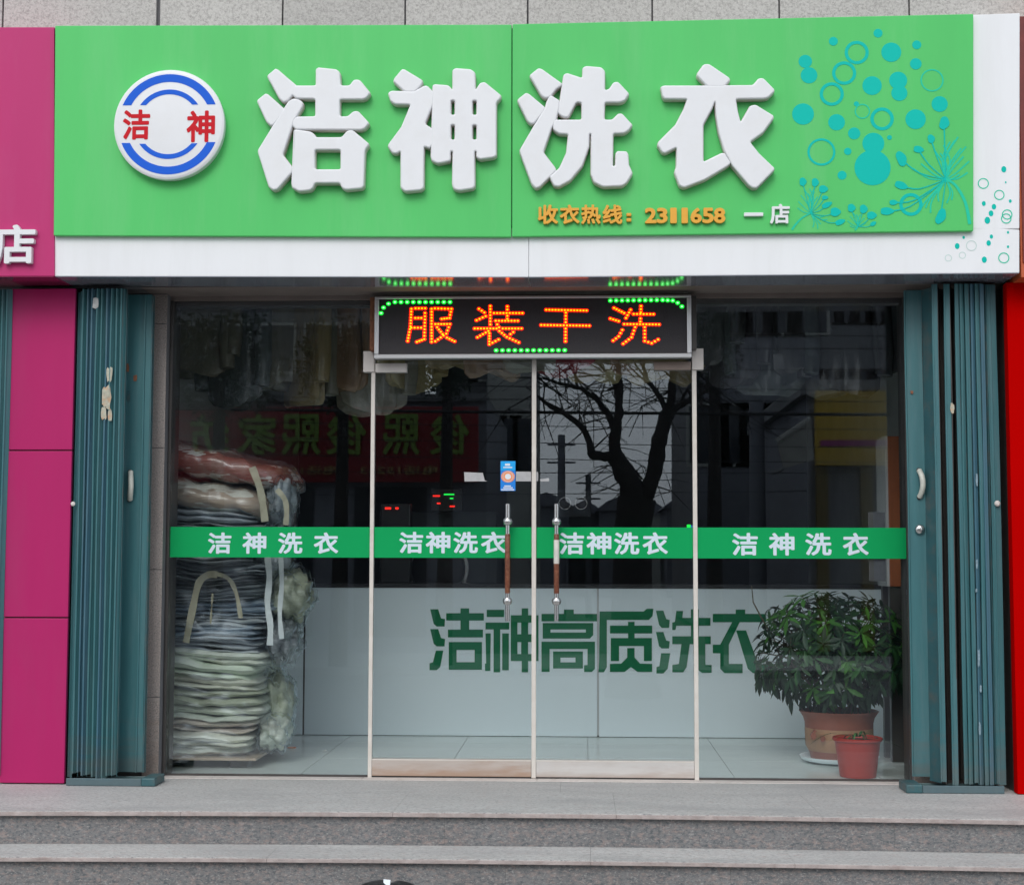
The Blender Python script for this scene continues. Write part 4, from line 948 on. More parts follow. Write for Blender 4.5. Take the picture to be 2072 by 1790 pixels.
CH_ = [
 [[(72,95),(118,95),(135,148),(158,152),(155,195),(110,195),(92,180)],[(72,210),(118,210),(135,262),(158,268),(155,310),(110,310),(92,295)],[(105,335),(148,335),(130,430),(110,448),(68,448),(68,408),(88,402)],
  rect(165,118,383,160), rect(248,90,298,215), rect(175,213,378,258), [rect(180,285,372,445), rect(225,330,330,402)]],
 [rect(400,98,500,140), rect(393,172,530,212), rect(440,200,478,460), [(393,235),(423,235),(420,452),(390,452),(390,410),(397,410)], rect(490,235,528,448),
  [rect(540,130,700,395), rect(578,172,600,240), rect(640,172,662,240), rect(578,285,600,355), rect(640,285,662,355)], rect(603,90,640,131), rect(603,394,640,460)],
 [rect(848,97,905,124), rect(718,122,1040,165), [[(725,175),(1018,175),(1018,245),(998,265),(725,265)], rect(770,212,975,230)],
  [(718,283),(1028,283),(1028,440),(1010,458),(965,458),(965,420),(985,418),(985,325),(765,325),(765,458),(718,458)], [rect(785,340,958,438), rect(828,375,915,403)]],
 [[(1055,108),(1310,108),(1330,92),(1368,92),(1362,135),(1340,157),(1097,157),(1097,430),(1080,460),(1048,460),(1052,400)], rect(1115,190,1360,235), rect(1220,168,1258,192), rect(1220,233,1258,264),
  [(1120,262),(1358,262),(1358,395),(1312,395),(1312,308),(1168,308),(1168,395),(1120,395)], [(1215,320),(1258,320),(1258,375),(1290,410),(1360,412),(1360,458),(1275,458),(1237,430),(1200,458),(1115,458),(1115,412),(1180,410),(1215,375)]],
 [[(1382,103),(1425,103),(1442,152),(1462,157),(1458,203),(1415,203),(1400,185)],[(1382,227),(1425,227),(1442,276),(1462,281),(1458,322),(1415,322),(1400,309)],[(1412,350),(1465,350),(1450,440),(1425,467),(1385,467),(1385,430),(1402,425)],
  [(1500,105),(1540,105),(1535,145),(1698,145),(1698,190),(1500,190),(1495,215),(1477,215),(1477,172),(1492,168)], rect(1585,95,1630,147), rect(1585,189,1630,254), rect(1477,252,1700,297),
  [(1530,296),(1578,296),(1560,430),(1540,460),(1477,460),(1477,418),(1515,412)], [(1625,296),(1668,296),(1668,418),(1705,418),(1705,463),(1650,463),(1625,445)]],
 [rect(1845,97,1900,123), rect(1712,122,2020,170), [(1825,169),(1868,169),(1805,300),(1805,412),(1885,412),(1885,465),(1780,465),(1755,440),(1755,350),(1712,350),(1712,300),(1755,300)], [(1848,218),(1905,218),(1975,412),(2040,412),(2040,465),(1945,465),(1915,440)]]]
for ci, comps in enumerate(CH_):
    prts = []
    for k, cp in enumerate(comps):
        loops = cp if isinstance(cp[0], list) else [cp]
        lp2 = []
        for lp in loops:
            v = [P(1100 + a_/SCT, 1560 + b_/SCT, YC - 0.003) for a_, b_ in lp]; lp2.append([(q_.x, q_.z) for q_ in v])
        c_ = outline_mb(lp2, YC - 0.0035 - 0.00025*k, 0.003, 0.0003, MT['counter_text'], 'part', ct, 0)
        prts.append(c_)
    o = join(prts, 'counter_letter')

# ---- quilts
MT['film_coat'] = None
def cloth(nm, col, c2, coat=0.35, sc2=9, speck=None):
    return mat(nm, col, speck=speck, rough=0.6, var=0.18, vscale=7, coat=coat, bump=0.8, bscale=22, dirt=c2, dscale=sc2, damt=0.7, stretch=(0.6, 1, 2.6))
qm = {
 'maroon': cloth('quilt_maroon', (0.30, 0.10, 0.08), (0.50, 0.36, 0.32), 0.7, 5, speck=[(4.5, (0.72, 0.68, 0.66), 0.53, 0.56), (11, (0.30, 0.07, 0.06), 0.58, 0.61)]),
 'beige': cloth('quilt_beige', (0.44, 0.34, 0.27), (0.30, 0.22, 0.17), 0.7, 4, speck=[(3.2, (0.78, 0.77, 0.70), 0.54, 0.57), (8, (0.50, 0.12, 0.08), 0.66, 0.68)]),
 'cream': cloth('quilt_cream', (0.72, 0.73, 0.64), (0.46, 0.42, 0.38), 0.5, 5),
 'charcoal': cloth('quilt_charcoal', (0.24, 0.26, 0.28), (0.60, 0.63, 0.62), 0.35, 12),
 'slate': cloth('quilt_slate', (0.32, 0.36, 0.40), (0.66, 0.70, 0.72), 0.35, 12),
 'blue': cloth('quilt_blue', (0.38, 0.46, 0.55), (0.70, 0.75, 0.78), 0.4, 9),
 'grey': cloth('quilt_grey', (0.52, 0.56, 0.60), (0.75, 0.78, 0.76), 0.4, 8),
 'green': cloth('quilt_green', (0.60, 0.67, 0.56), (0.80, 0.82, 0.76), 0.4, 6),
 'olive': cloth('quilt_olive', (0.42, 0.45, 0.34), (0.68, 0.72, 0.62), 0.4, 8),
 'pale': cloth('quilt_pale', (0.70, 0.74, 0.66), (0.52, 0.48, 0.42), 0.4, 6),
 'pinkish': cloth('quilt_pink', (0.62, 0.54, 0.48), (0.74, 0.76, 0.68), 0.4, 6),
}
TILT = 0.0
def layer(b, x0, x1, y0, y1, z, h, seed, amp=0.016):
    """one folded thickness of cloth: rounded front and right edges, wavy"""
    nx, nv = 44, 16
    rings = []
    for i in range(nx + 1):
        s = i / nx; x = x0 + (x1 - x0) * s
        endk = min(1.0, (1 - s) / 0.12, s / 0.04); endk = math.sqrt(max(0.0, 1 - (1 - endk)**2)) if endk < 1 else 1.0
        # slow warp shared by the neighbours in the stack, quick one of its own
        sagz = 0.055*noise.noise(Vector((x*2.3, z*2.6, 0.3))) + TILT*(s - 0.5) + 0.012*noise.noise(Vector((x*6.5, seed*1.31, 0.9))) - 0.05*max(0, s - 0.78)
        fr = 0.045*noise.noise(Vector((x*2.3, seed*1.7, 4.4))) + 0.020*noise.noise(Vector((x*9, seed*2.7, 1.4)))
        hh = h*(1 + 0.55*noise.noise(Vector((x*4.2, seed*3.3, 7.7))))
        rg = []
        for j in range(nv):
            a = 2*PI*j/nv
            cy, cz = math.cos(a), math.sin(a)
            ny = math.copysign(abs(cy)**0.7, cy); nz = math.copysign(abs(cz)**0.8, cz)
            y = (y0 + y1)/2 + fr + ny*(y1 - y0)/2*(0.94 + 0.06*endk)
            zz_ = z + h/2 + sagz + nz*hh/2*max(0.12, endk)
            dn = noise.noise(Vector((x*7, y*5 + seed, zz_*16 + seed*3)))
            rg.append(Vector((x + 0.01*dn, y - amp*dn*(1 if ny < 0 else 0.2), zz_ + amp*0.5*noise.noise(Vector((x*12, seed*5.1, y*4))))))
        rings.append(rg)
    vs = [v for r_ in rings for v in r_]
    fs = [(i*nv + j, i*nv + (j+1) % nv, (i+1)*nv + (j+1) % nv, (i+1)*nv + j) for i in range(nx) for j in range(nv)]
    fs += [tuple(range(nv-1, -1, -1)), tuple(range(nx*nv, (nx+1)*nv))]
    b.add(vs, fs)
pl = thing('low_pallet', 'low wooden pallet board under the stack of quilts', 'pallet', (-1.95, 0.75, 0))
MT['ply'] = mat('plywood', (0.36, 0.28, 0.21), 0.6, var=0.15, vscale=8)
box('board', MT['ply'], pl, -2.36, -1.585, 0.28, 1.32, 0.048, 0.062, 0.003)
for fx in (-2.25, -1.70):
    for fy in (0.40, 1.18): box('foot', MT['frame_dark'], pl, fx - 0.05, fx + 0.05, fy - 0.05, fy + 0.05, 0.001, 0.048, 0.003)
qs = [ # thickness, layers, material, right edge, label
 (0.075, 3, 'pale', -1.60, 'lowest pale folded quilt of the stack, lying on the pallet'),
 (0.070, 3, 'cream', -1.58, 'cream folded quilt second from the bottom of the stack'),
 (0.070, 3, 'pinkish', -1.61, 'pinkish beige folded quilt third from the bottom of the stack'),
 (0.075, 3, 'pale', -1.57, 'pale folded quilt fourth from the bottom, above the pinkish one'),
 (0.080, 2, 'olive', -1.55, 'olive grey folded quilt in the lower half of the stack'),
 (0.075, 2, 'cream', -1.60, 'cream folded quilt below the pale green one'),
 (0.080, 2, 'green', -1.56, 'pale green folded quilt in the lower half of the stack'),
 (0.070, 3, 'pale', -1.54, 'whitish folded quilt right above the pale green one'),
 (0.075, 4, 'grey', -1.60, 'light grey folded quilt with many thin folds'),
 (0.070, 4, 'blue', -1.57, 'blue grey folded quilt at mid height of the stack'),
 (0.070, 4, 'grey', -1.56, 'grey folded quilt above the blue grey one'),
 (0.075, 4, 'blue', -1.55, 'upper blue grey folded quilt with thin wavy folds'),
 (0.075, 5, 'slate', -1.56, 'slate striped quilt hanging over with beige straps'),
 (0.075, 5, 'charcoal', -1.57, 'dark charcoal quilt with thin pale folds below the green band'),
 (0.070, 5, 'slate', -1.55, 'slate quilt just below the green window band'),
 (0.075, 4, 'charcoal', -1.55, 'charcoal quilt hidden behind the green window band'),
 (0.070, 4, 'grey', -1.53, 'grey quilt behind the upper edge of the green band'),
 (0.080, 4, 'charcoal', -1.56, 'dark quilt with pale wavy folds above the green band'),
 (0.065, 3, 'slate', -1.58, 'slate quilt right under the beige bundle'),
]
z = 0.064; qo = {}
for qi, (th, ly, mk, xr, lab) in enumerate(qs):
    b = MB(); ly = max(2, ly - 1); ws = [random.uniform(0.6, 1.6) for _ in range(ly)]; zk = z; TILT = random.uniform(-0.035, 0.02); xq = random.uniform(-.06, .03); yq = random.uniform(-.02, .055)
    for k in range(ly):
        lh = th*ws[k]/sum(ws)
        layer(b, -2.36 + random.uniform(-.02, .01), xr + xq + random.uniform(-.025, .015), 0.31 + yq + random.uniform(-.010, .012), 1.25, zk - lh*0.15, lh*1.65, qi*7.3 + k*1.9)
        zk += lh
    t = thing('folded_quilt', lab, 'quilt', (-1.95, 0.78, z), 'quilts stacked behind the left window')
    b.build('cloth', qm[mk], t, smooth=True, angle=80); qo[qi] = t
    z += th
# crumpled clear sheets hanging over the front of the stack
def drape(x0, x1, z0, z1, y, lab, seed):
    nx, nz = 46, 60; vs = []
    for i in range(nz + 1):
        for j in range(nx + 1):
            x = x0 + (x1 - x0)*j/nx; z_ = z0 + (z1 - z0)*i/nz
            e = Vector((x*2.2 + z_*1.5, z_*5, seed)); d = noise.noise(e)*0.05 + abs(noise.noise(e*2.2))*0.04 + noise.noise(e*5)*0.005
            wrap = max(0.0, (x - (x1 - 0.10))/0.10); 
            vs.append((x + 0.03*noise.noise(Vector((z_*5, seed, 0)))*(j/nx), y - d + wrap**2*0.22, z_ + 0.02*noise.noise(Vector((x*5, 0, seed)))))
    fs = [(i*(nx+1) + j, i*(nx+1) + j + 1, (i+1)*(nx+1) + j + 1, (i+1)*(nx+1) + j) for i in range(nz) for j in range(nx)]
    o = MB().add(vs, fs).build('plastic_sheet', MT['film'], smooth=True, angle=180, fix=False)
    return tag(o, lab, 'plastic sheet')
drape(-2.33, -1.55, 0.07, 0.66, 0.235, 'crumpled clear plastic sheet draped over the lower quilts', 2.2)
drape(-2.34, -1.53, 0.70, 1.30, 0.245, 'clear plastic sheet draped over the blue grey quilts', 5.7)
# two plump bundles on top
def bundle(x0, x1, y0, y1, z0, h, m, lab, seed, tilt=0.0, plastic=True):
    t = thing('quilt_bundle', lab, 'quilt', ((x0 + x1)/2, (y0 + y1)/2, z0), 'quilts stacked behind the left window')
    nx, nv = 36, 22; rings = []
    for i in range(nx + 1):
        s = i/nx; e = math.sqrt(max(0.0, 1 - (2*s - 1)**6)); e = max(e, 0.05)
        rg = []
        for j in range(nv):
            a = 2*PI*j/nv; cy, cz = math.cos(a), math.sin(a)
            ny = math.copysign(abs(cy)**0.8, cy); nz = math.copysign(abs(cz)**0.8, cz)
            x = x0 + (x1 - x0)*s
            dn = noise.noise(Vector((x*4, ny + seed, nz*1.5))) ; d2 = noise.noise(Vector((x*14 + seed, ny*3, nz*5)))
            rg.append(Vector((x + 0.01*d2, (y0+y1)/2 + ny*(y1-y0)/2*e*(1 + .05*dn + 0.035*d2), z0 + h/2 + (s - 0.5)*tilt + nz*h/2*e*(1 + 0.22*dn + 0.13*d2) - 0.020*abs(noise.noise(Vector((x*7 + 3*a, a*1.6, seed)))) + 0.008*math.sin(x*34 + 3*math.sin(a*2 + seed)))))
        rings.append(rg)
    vs = [v for r_ in rings for v in r_]
    fs = [(i*nv + j, i*nv + (j+1) % nv, (i+1)*nv + (j+1) % nv, (i+1)*nv + j) for i in range(nx) for j in range(nv)] + [tuple(range(nv-1, -1, -1)), tuple(range(nx*nv, (nx+1)*nv))]
    c_ = MB().add(vs, fs).build('cloth', m, t, smooth=True, angle=80)
    if plastic:
        cc = Vector(((x0+x1)/2, (y0+y1)/2, z0 + h/2))
        vs2 = []
        for v in vs:
            d = v - cc; k_ = 1.04 + 0.05*abs(noise.noise(v*17 + Vector((seed, 0, 0)))) + 0.03*noise.noise(v*40)
            vs2.append(cc + Vector((d.x*1.02, d.y*k_, d.z*k_)))
        MB().add(vs2, fs).build('plastic_bag', MT['film'], t, smooth=True, angle=25)
    return t
b2 = bundle(-2.36, -1.50, 0.30, 1.15, z - 0.005, 0.20, qm['beige'], 'beige and white quilt bundle in clear plastic, second from the top', 3.3, -0.13)
b1 = bundle(-2.38, -1.42, 0.32, 1.10, z + 0.185, 0.20, qm['maroon'], 'maroon and white quilt bundle in clear plastic on top of the stack', 9.1, -0.20)

def ribbon(parent, pts, wd, m, name='strap', y=0.27):
    b = MB(); n = len(pts); q_ = [Q(a_, c_, y) for a_, c_ in pts]
    sm = []
    for i in range(n - 1):
        p0_, p1_, p2_, p3_ = q_[max(i-1, 0)], q_[i], q_[i+1], q_[min(i+2, n-1)]
        for s in (0, .25, .5, .75): sm.append(0.5*((2*p1_) + (-p0_+p2_)*s + (2*p0_-5*p1_+4*p2_-p3_)*s*s + (-p0_+3*p1_-3*p2_+p3_)*s**3))
    sm.append(q_[-1]); vs = []; n = len(sm)
    for i, p in enumerate(sm):
        t = (sm[min(i+1, n-1)] - sm[max(i-1, 0)]).normalized(); nn = Vector((-t.z, 0, t.x))*wd/2
        off = Vector((0, 0.008*math.sin(i*1.3), 0))
        vs += [p + nn + off, p - nn - off, p - nn - off + Vector((0, 0.003, 0)), p + nn + off + Vector((0, 0.003, 0))]
    fs = []
    for i in range(n - 1):
        a_ = i*4; c_ = a_ + 4
        fs += [(a_, a_+1, c_+1, c_), (a_+1, a_+2, c_+2, c_+1), (a_+2, a_+3, c_+3, c_+2), (a_+3, a_, c_, c_+3)]
    fs += [(0, 3, 2, 1), ((n-1)*4, (n-1)*4+1, (n-1)*4+2, (n-1)*4+3)]
    return b.add(vs, fs).build(name, m, parent, smooth=True)
MT['strap_b'] = mat('strap_beige', (0.36, 0.34, 0.25), 0.6, var=0.15, vscale=20); MT['strap_w'] = mat('strap_white', (0.55, 0.60, 0.60), 0.4, var=0.1, vscale=20, coat=0.4)
ribbon(qo[12], [(376, 1300), (390, 1230), (402, 1180), (420, 1163), (440, 1162)], 0.040, MT['strap_b'], y=0.235)
ribbon(qo[12], [(436, 1160), (462, 1170), (478, 1200), (487, 1250)], 0.024, MT['strap_b'], y=0.235)
ribbon(qo[12], [(430, 1200), (428, 1230), (426, 1262)], 0.010, MT['strap_b'], y=0.235)
ribbon(qo[16], [(541, 1126), (545, 1170), (541, 1220), (547, 1265), (546, 1305)], 0.034, MT['strap_w'], y=0.21)
ribbon(qo[16], [(568, 1126), (570, 1180), (566, 1240), (570, 1292)], 0.026, MT['strap_w'], y=0.22)
ribbon(b1, [(510, 945), (525, 985), (532, 1020), (536, 1055)], 0.040, MT['strap_b'], y=0.23)
ribbon(b1, [(560, 990), (576, 1010), (580, 1035), (578, 1062)], 0.030, MT['strap_b'], y=0.25)

# clear bags bulging out at the right side of the stack
def puff(cx, cz, rx, rz, yy, m, lab, seed, film=True):
    t = thing('clothes_bag', lab, 'bag', Q(cx, cz, yy))
    c_ = Q(cx, cz, yy); ex_ = rx*0.00285; ez_ = rz*0.00285
    bm = bmesh.new(); bmesh.ops.create_icosphere(bm, subdivisions=4, radius=1)
    vs = [v.co.copy() for v in bm.verts]; fs = [tuple(v.index for v in f.verts) for f in bm.faces]; bm.free()
    def shape(k, rough):
        return [c_ + Vector((v.x*ex_, v.y*0.22, v.z*ez_))*(k + rough*noise.noise(v*2.2 + Vector((seed, 0, 0))) - rough*0.9*abs(noise.noise(v*4.5 + Vector((0, seed, 0)))) + rough*0.35*noise.noise(v*11)) for v in vs]
    MB().add(shape(0.9, 0.28), fs).build('cloth', m, t, smooth=True, angle=80)
    if film: MB().add(shape(1.08, 0.32), fs).build('plastic_film', MT['film'], t, smooth=True, angle=22)
    return t
puff(572, 1010, 32, 62, 0.55, qm['slate'], 'dark blue bag of clothes sticking out beside the top bundles', 1.2)
puff(592, 1205, 46, 62, 0.62, qm['olive'], 'clear bag with olive cloth bulging out at mid height of the stack', 4.2)
puff(575, 1290, 36, 60, 0.60, qm['charcoal'], 'dark clothes bag squeezed in below the bulging olive bag', 8.2)
puff(560, 1430, 38, 85, 0.75, qm['olive'], 'crumpled clear bag against the lower right side of the stack', 6.6)
puff(556, 1478, 36, 44, 0.62, qm['pale'], 'pale crumpled bag at the lower right corner of the quilt stack', 3.9)
puff(555, 1110, 40, 55, 0.50, qm['slate'], 'grey clothes bag behind the green band at the stack edge', 2.6)

# ---- garments on a high rail
rl = MB().tube([(-2.38, 0.95, 3.14), (2.34, 0.95, 3.14)], 0.014, 10).build('clothes_rail', MT['steel'], smooth=True)
tag(rl, 'steel clothes rail high inside the shop behind the glass', 'rail')
gcol = [(0.27, 0.21, 0.10), (0.20, 0.195, 0.15), (0.08, 0.085, 0.09), (0.32, 0.27, 0.13), (0.10, 0.12, 0.12), (0.07, 0.07, 0.08), (0.26, 0.02, 0.03), (0.16, 0.19, 0.24), (0.27, 0.17, 0.10)]
gmat = [mat('garment_%s' % n_, c_, 0.5, var=0.15, vscale=6, coat=0.6, bump=0.3, bscale=14, stretch=(2, 2, 0.5)) for n_, c_ in zip(('cream', 'ivory', 'grey', 'butter', 'sage', 'charcoal', 'crimson', 'pale_blue', 'tan'), gcol)]
gname = ['cream', 'ivory', 'grey', 'butter yellow', 'sage', 'charcoal', 'crimson', 'pale blue', 'tan']
def garment(x, zb, mi, lab, seed):
    t = thing('hanging_garment', lab, 'garment', (x, 0.95, 3.14), 'garments hanging from the high rail')
    MB().tube([(x, 0.95, 3.16), (x + 0.015, 0.95, 3.15), (x + 0.012, 0.95, 3.12), (x, 0.95, 3.08)], 0.003, 6).build('hanger', MT['steel'], t)
    prof = [(3.07, 0.03), (3.04, 0.12), (2.98, 0.19), (2.85, 0.20), (2.65, 0.19), (zb + 0.12, 0.21), (zb + 0.03, 0.20), (zb, 0.16)]
    n = 28; b = MB(); vs = []
    yaw_ = random.uniform(-0.9, 0.9)
    for k, (zz_, wd) in enumerate(prof):
        for j in range(n):
            a = 2*PI*j/n
            f_ = 1 + 0.14*math.sin(a*5 + seed)*(k/7.0) + 0.08*math.sin(a*9 + seed*2)*(k/7.0)
            lx, ly_ = wd*math.cos(a)*f_, (0.035 + 0.03*k/7)*math.sin(a)*f_
            vs.append(Vector((x + lx*math.cos(yaw_) - ly_*math.sin(yaw_), 0.95 + lx*math.sin(yaw_) + ly_*math.cos(yaw_), zz_ + (0.03*math.sin(a*2 + seed) if k > 4 else 0))))
    k = len(prof)
    b.add(vs, [(i*n + j, i*n + (j+1) % n, (i+1)*n + (j+1) % n, (i+1)*n + j) for i in range(k-1) for j in range(n)] + [tuple(range(n)), tuple(range((k-1)*n, k*n))[::-1]])
    b.build('body', gmat[mi], t, smooth=True, angle=80)
    for s in (-1, 1):
        ax, ay = s*math.cos(yaw_), s*math.sin(yaw_)
        MB().tube([(x + ax*0.18, 0.95 + ay*0.18, 3.0), (x + ax*0.235, 0.95 + ay*0.235 - .02, 2.8), (x + ax*0.25, 0.95 + ay*0.25 - .05, zb + 0.22), (x + ax*0.24, 0.95 + ay*0.24 - .06, zb + 0.10)], [0.05, 0.055, 0.05, 0.045], 12).build('sleeve', gmat[mi], t, smooth=True)
gs = [(-2.12, 2.30, 1), (-1.90, 2.10, 4), (-1.68, 2.22, 1), (-1.46, 2.12, 0), (-1.26, 2.20, 8), (-1.04, 2.06, 1), (-0.78, 2.12, 3), (-0.50, 2.26, 0), (-0.28, 2.20, 8), (-0.06, 2.24, 1), (0.14, 2.22, 6), (0.36, 2.18, 3), (0.58, 2.22, 8), (0.76, 2.16, 0), (0.98, 2.28, 2), (1.2, 2.22, 5), (1.42, 2.18, 4), (1.64, 2.30, 2), (1.86, 2.16, 5), (2.08, 2.3, 2)]
where = ['above the left end of the quilt stack', 'second from the left', 'third from the left', 'fourth from the left', 'fifth from the left', 'left of the board', 'at the left end of the message board', 'above the left door', 'above the left door handle side', 'behind the middle of the message board', 'just right of the door meeting strip', 'above the right door', 'above the right door centre', 'above the right door hinge side', 'first right of the message board', 'second right of the message board', 'in the middle of the right window', 'above the potted shrub', 'second from the right', 'last at the right end']
for i, (x, zb, mi) in enumerate(gs):
    garment(x, zb + (0.12 if -1.0 < x < 1.1 else 0.04), mi, '%s garment hanging on the high rail, %s' % (gname[mi], where[i]), i*1.37)

# ---- machines and fittings behind the counter
wm = thing('washing_machine', 'dark washing machine with a round door behind the counter', 'washing machine', (Q(885, 1150, 3.2).x, 3.6, 0))
c_ = Q(885, 1150, 3.2)
box('cabinet', MT['room_dark'], wm, c_.x - 0.45, c_.x + 0.45, 3.25, 4.1, 0, 1.55, 0.01)
MB().ring((c_.x, 3.2, c_.z), 0.24, 0.03, 0.05).build('door_ring', MT['steel'], wm, 0.003, True)
MB().disc((c_.x, 3.22, c_.z), 0.20, 0.20, 0.03).build('door_glass', MT['counter_top'], wm)
ds = thing('control_display', 'small dark control display with red and green lamps inside the shop', 'display', Q(900, 1012, 3.0))
a = Q(872, 1034, 3.0); b = Q(935, 988, 3.0)
box('case', MT['counter_top'], ds, a.x, b.x, 3.0, 3.14, a.z, b.z, 0.006)
MT['lamp_r'] = mat('lamp_red', (0.5, 0, 0), 0.4, emis=(1, 0.02, 0.01), estr=1.5); MT['lamp_g'] = mat('lamp_green', (0, 0.5, 0), 0.4, emis=(0.02, 1, 0.1), estr=1.0)
for (x0, x1, y_, mm) in ((876, 890, 1003, 'lamp_r'), (884, 891, 1018, 'lamp_r'), (910, 920, 1024, 'lamp_r'), (898, 919, 1000, 'lamp_g'), (910, 917, 1008, 'lamp_g')):
    a = Q(x0, y_ + 1.3, 2.99); b = Q(x1, y_ - 1.3, 2.99); box('lamp', MT[mm], ds, a.x, b.x, 2.992, 2.999, a.z, b.z)
ds2 = thing('counter_display', 'low dark counter device with two faint red lamps inside the left door', 'display', Q(790, 1040, 2.3))
a = Q(770, 1120, 2.3); b = Q(830, 1018, 2.3); box('case', MT['counter_top'], ds2, a.x, b.x, 2.3, 2.45, 1.026, b.z, 0.006)
for x0, x1 in ((779, 791), (800, 806)):
    a = Q(x0, 1030, 2.29); b = Q(x1, 1026, 2.29); box('lamp', MT['lamp_r'], ds2, a.x, b.x, 2.292, 2.299, a.z, b.z)
gp = thing('gauge_panel', 'dark panel with two round gauges inside the right door', 'gauge', Q(1160, 1018, 3.0))
a = Q(1125, 1045, 3.02); b = Q(1195, 990, 3.02); box('panel', MT['room_dark'], gp, a.x, b.x, 3.03, 3.08, a.z, b.z, 0.004)
for x0 in (1143, 1176):
    c_ = Q(x0, 1018, 3.0); MB().ring((c_.x, 3.0, c_.z), 0.046, 0.004, 0.03).build('gauge_ring', MT['steel'], gp)
    MB().disc((c_.x, 3.012, c_.z), 0.042, 0.042, 0.015).build('gauge_face', MT['frame_dark'], gp)
il = thing('indicator_light', 'tiny glowing green indicator at the right door edge above the band', 'indicator light', Q(1395, 1064, 0.3))
a = Q(1390, 1068, 0.02); b = Q(1397, 1061, 0.02); box('lamp', MT['led_green'], il, a.x, b.x, 0.02, 0.03, a.z, b.z)
a = Q(1397.5, 1068, 0.02); b = Q(1401, 1062, 0.02); box('casing', MT['st_b'], il, a.x, b.x, 0.02, 0.032, a.z, b.z)
MT['orange_wood'] = mat('orange_wood', (0.30, 0.085, 0.03), 0.5, var=0.15, vscale=5, stretch=(4, 4, 0.6))
oc = thing('orange_cabinet', 'narrow orange brown wooden post inside the right window', 'cabinet', Q(1812, 1186, 0.8))
a = Q(1801, 1186, 0.8); b = Q(1826, 882, 0.8); box('side_panel', MT['orange_wood'], oc, a.x, b.x, 0.80, 1.1, a.z, b.z, 0.003)
a = Q(1796, 1186, 0.8); b = Q(1800, 882, 0.8); box('white_edge', MT['room'], oc, a.x, b.x, 0.81, 1.1, a.z, b.z, 0.002)
box('leg', MT['frame_dark'], oc, Q(1801, 1186, .8).x, Q(1826, 882, .8).x, 0.82, 0.87, 0.0, Q(1801, 1186, .8).z, 0.002)
box('leg', MT['frame_dark'], oc, Q(1801, 1186, .8).x, Q(1826, 882, .8).x, 1.03, 1.08, 0.0, Q(1801, 1186, .8).z, 0.002)
MT['notice'] = mat('dull_notice', (0.06, 0.062, 0.07), 0.8, var=0.2, vscale=20)
np_ = thing('notice_paper', 'pale paper notice on the right window beside the orange post', 'paper', Q(1778, 1130, 0.02))
a = Q(1758, 1175, 0.02); b = Q(1790, 1036, 0.02); box('sheet', MT['notice'], np_, a.x, b.x, 0.010, 0.012, a.z, b.z)
for lab, u, v, m_, r_ in (('small orange red scrap on the shop floor near the quilts', 590, 1513, 'st_o', 11), ('small white scrap on the shop floor beside the orange one', 657, 1519, 'paint_white', 5)):
    p = Q(u, v, 0.0); dd = (CAM.z) / (CAM.z - p.z); q = CAM + (p - CAM)*dd
    rs_ = r_*0.0029
    pts = [(q.x + rs_*math.cos(t)*random.uniform(.7, 1), q.y + rs_*0.5*math.sin(t)) for t in [2*PI*k/9 for k in range(9)]]
    bb = MB().add([(x, y_, 0.0012) for x, y_ in pts] + [(x, y_, 0.006 + random.uniform(0, .004)) for x, y_ in pts], [tuple(range(9))[::-1], tuple(range(9, 18))] + [(i, (i+1) % 9, (i+1) % 9 + 9, i + 9) for i in range(9)])
    tag(bb.build('floor_scrap', MT[m_]), lab, 'litter')

# ================================================================== POTTED SHRUB
def lathe_pot(t, cx, cy, prof, m, nm):
    return MB().lathe((cx, cy, 0), prof, 48).build(nm, m, t, smooth=True, angle=50)
MT['terra'] = mat('terracotta', (0.26, 0.085, 0.055), 0.5, var=0.10, vscale=8, coat=0.15)
MT['terra_band'] = mat('pot_band', (0.36, 0.20, 0.11), 0.6, var=0.12, vscale=12)
MT['soil'] = mat('soil', (0.035, 0.025, 0.018), 0.95, var=0.3, vscale=30, bump=0.8, bscale=60)
MT['redpot'] = mat('red_pot', (0.36, 0.030, 0.018), 0.45, spec=0.25, var=0.06, vscale=6)
yP = 0.80; pc = Q(1697, 1440, yP); px_ = pc.x
pt = thing('potted_shrub', 'large bushy green shrub in a terracotta pot inside the right window', 'potted plant', (px_, yP, 0))
lathe_pot(pt, px_, yP, [(0.0001, 0.012), (0.20, 0.012), (0.222, 0.020), (0.232, 0.040), (0.226, 0.040), (0.205, 0.026), (0.0001, 0.022)], MT['counter'], 'saucer')
lathe_pot(pt, px_, yP, [(0.165, 0.024), (0.175, 0.060), (0.180, 0.072)], MT['terra'], 'pot_foot')
lathe_pot(pt, px_, yP, [(0.180, 0.0725), (0.196, 0.10), (0.200, 0.195), (0.199, 0.205)], MT['terra_band'], 'pot_band')
lathe_pot(pt, px_, yP, [(0.199, 0.2055), (0.200, 0.235), (0.208, 0.265), (0.228, 0.295), (0.234, 0.302), (0.228, 0.305), (0.196, 0.270), (0.190, 0.255), (0.0001, 0.250)], MT['terra'], 'pot_rim')
lathe_pot(pt, px_, yP, [(0.191, 0.262), (0.12, 0.268), (0.0001, 0.270)], MT['soil'], 'soil')
for k, (u, v, sx_, sz_) in enumerate(((1646, 1488, 7, 10), (1665, 1494, 6, 9), (1649, 1479, 5, 3))):
    th = math.radians(-112 + 9*k); 
    p = Q(u, v, yP - 0.19); e = 0.0028
    MB().disc((p.x, yP - 0.19, p.z), sx_*e*0.9, sz_*e*0.8, 0.03, 6).build('pot_mark', MT['terra'], pt)
MT['bark'] = mat('bark', (0.10, 0.085, 0.06), 0.85, var=0.2, vscale=30, bump=0.5, bscale=60)
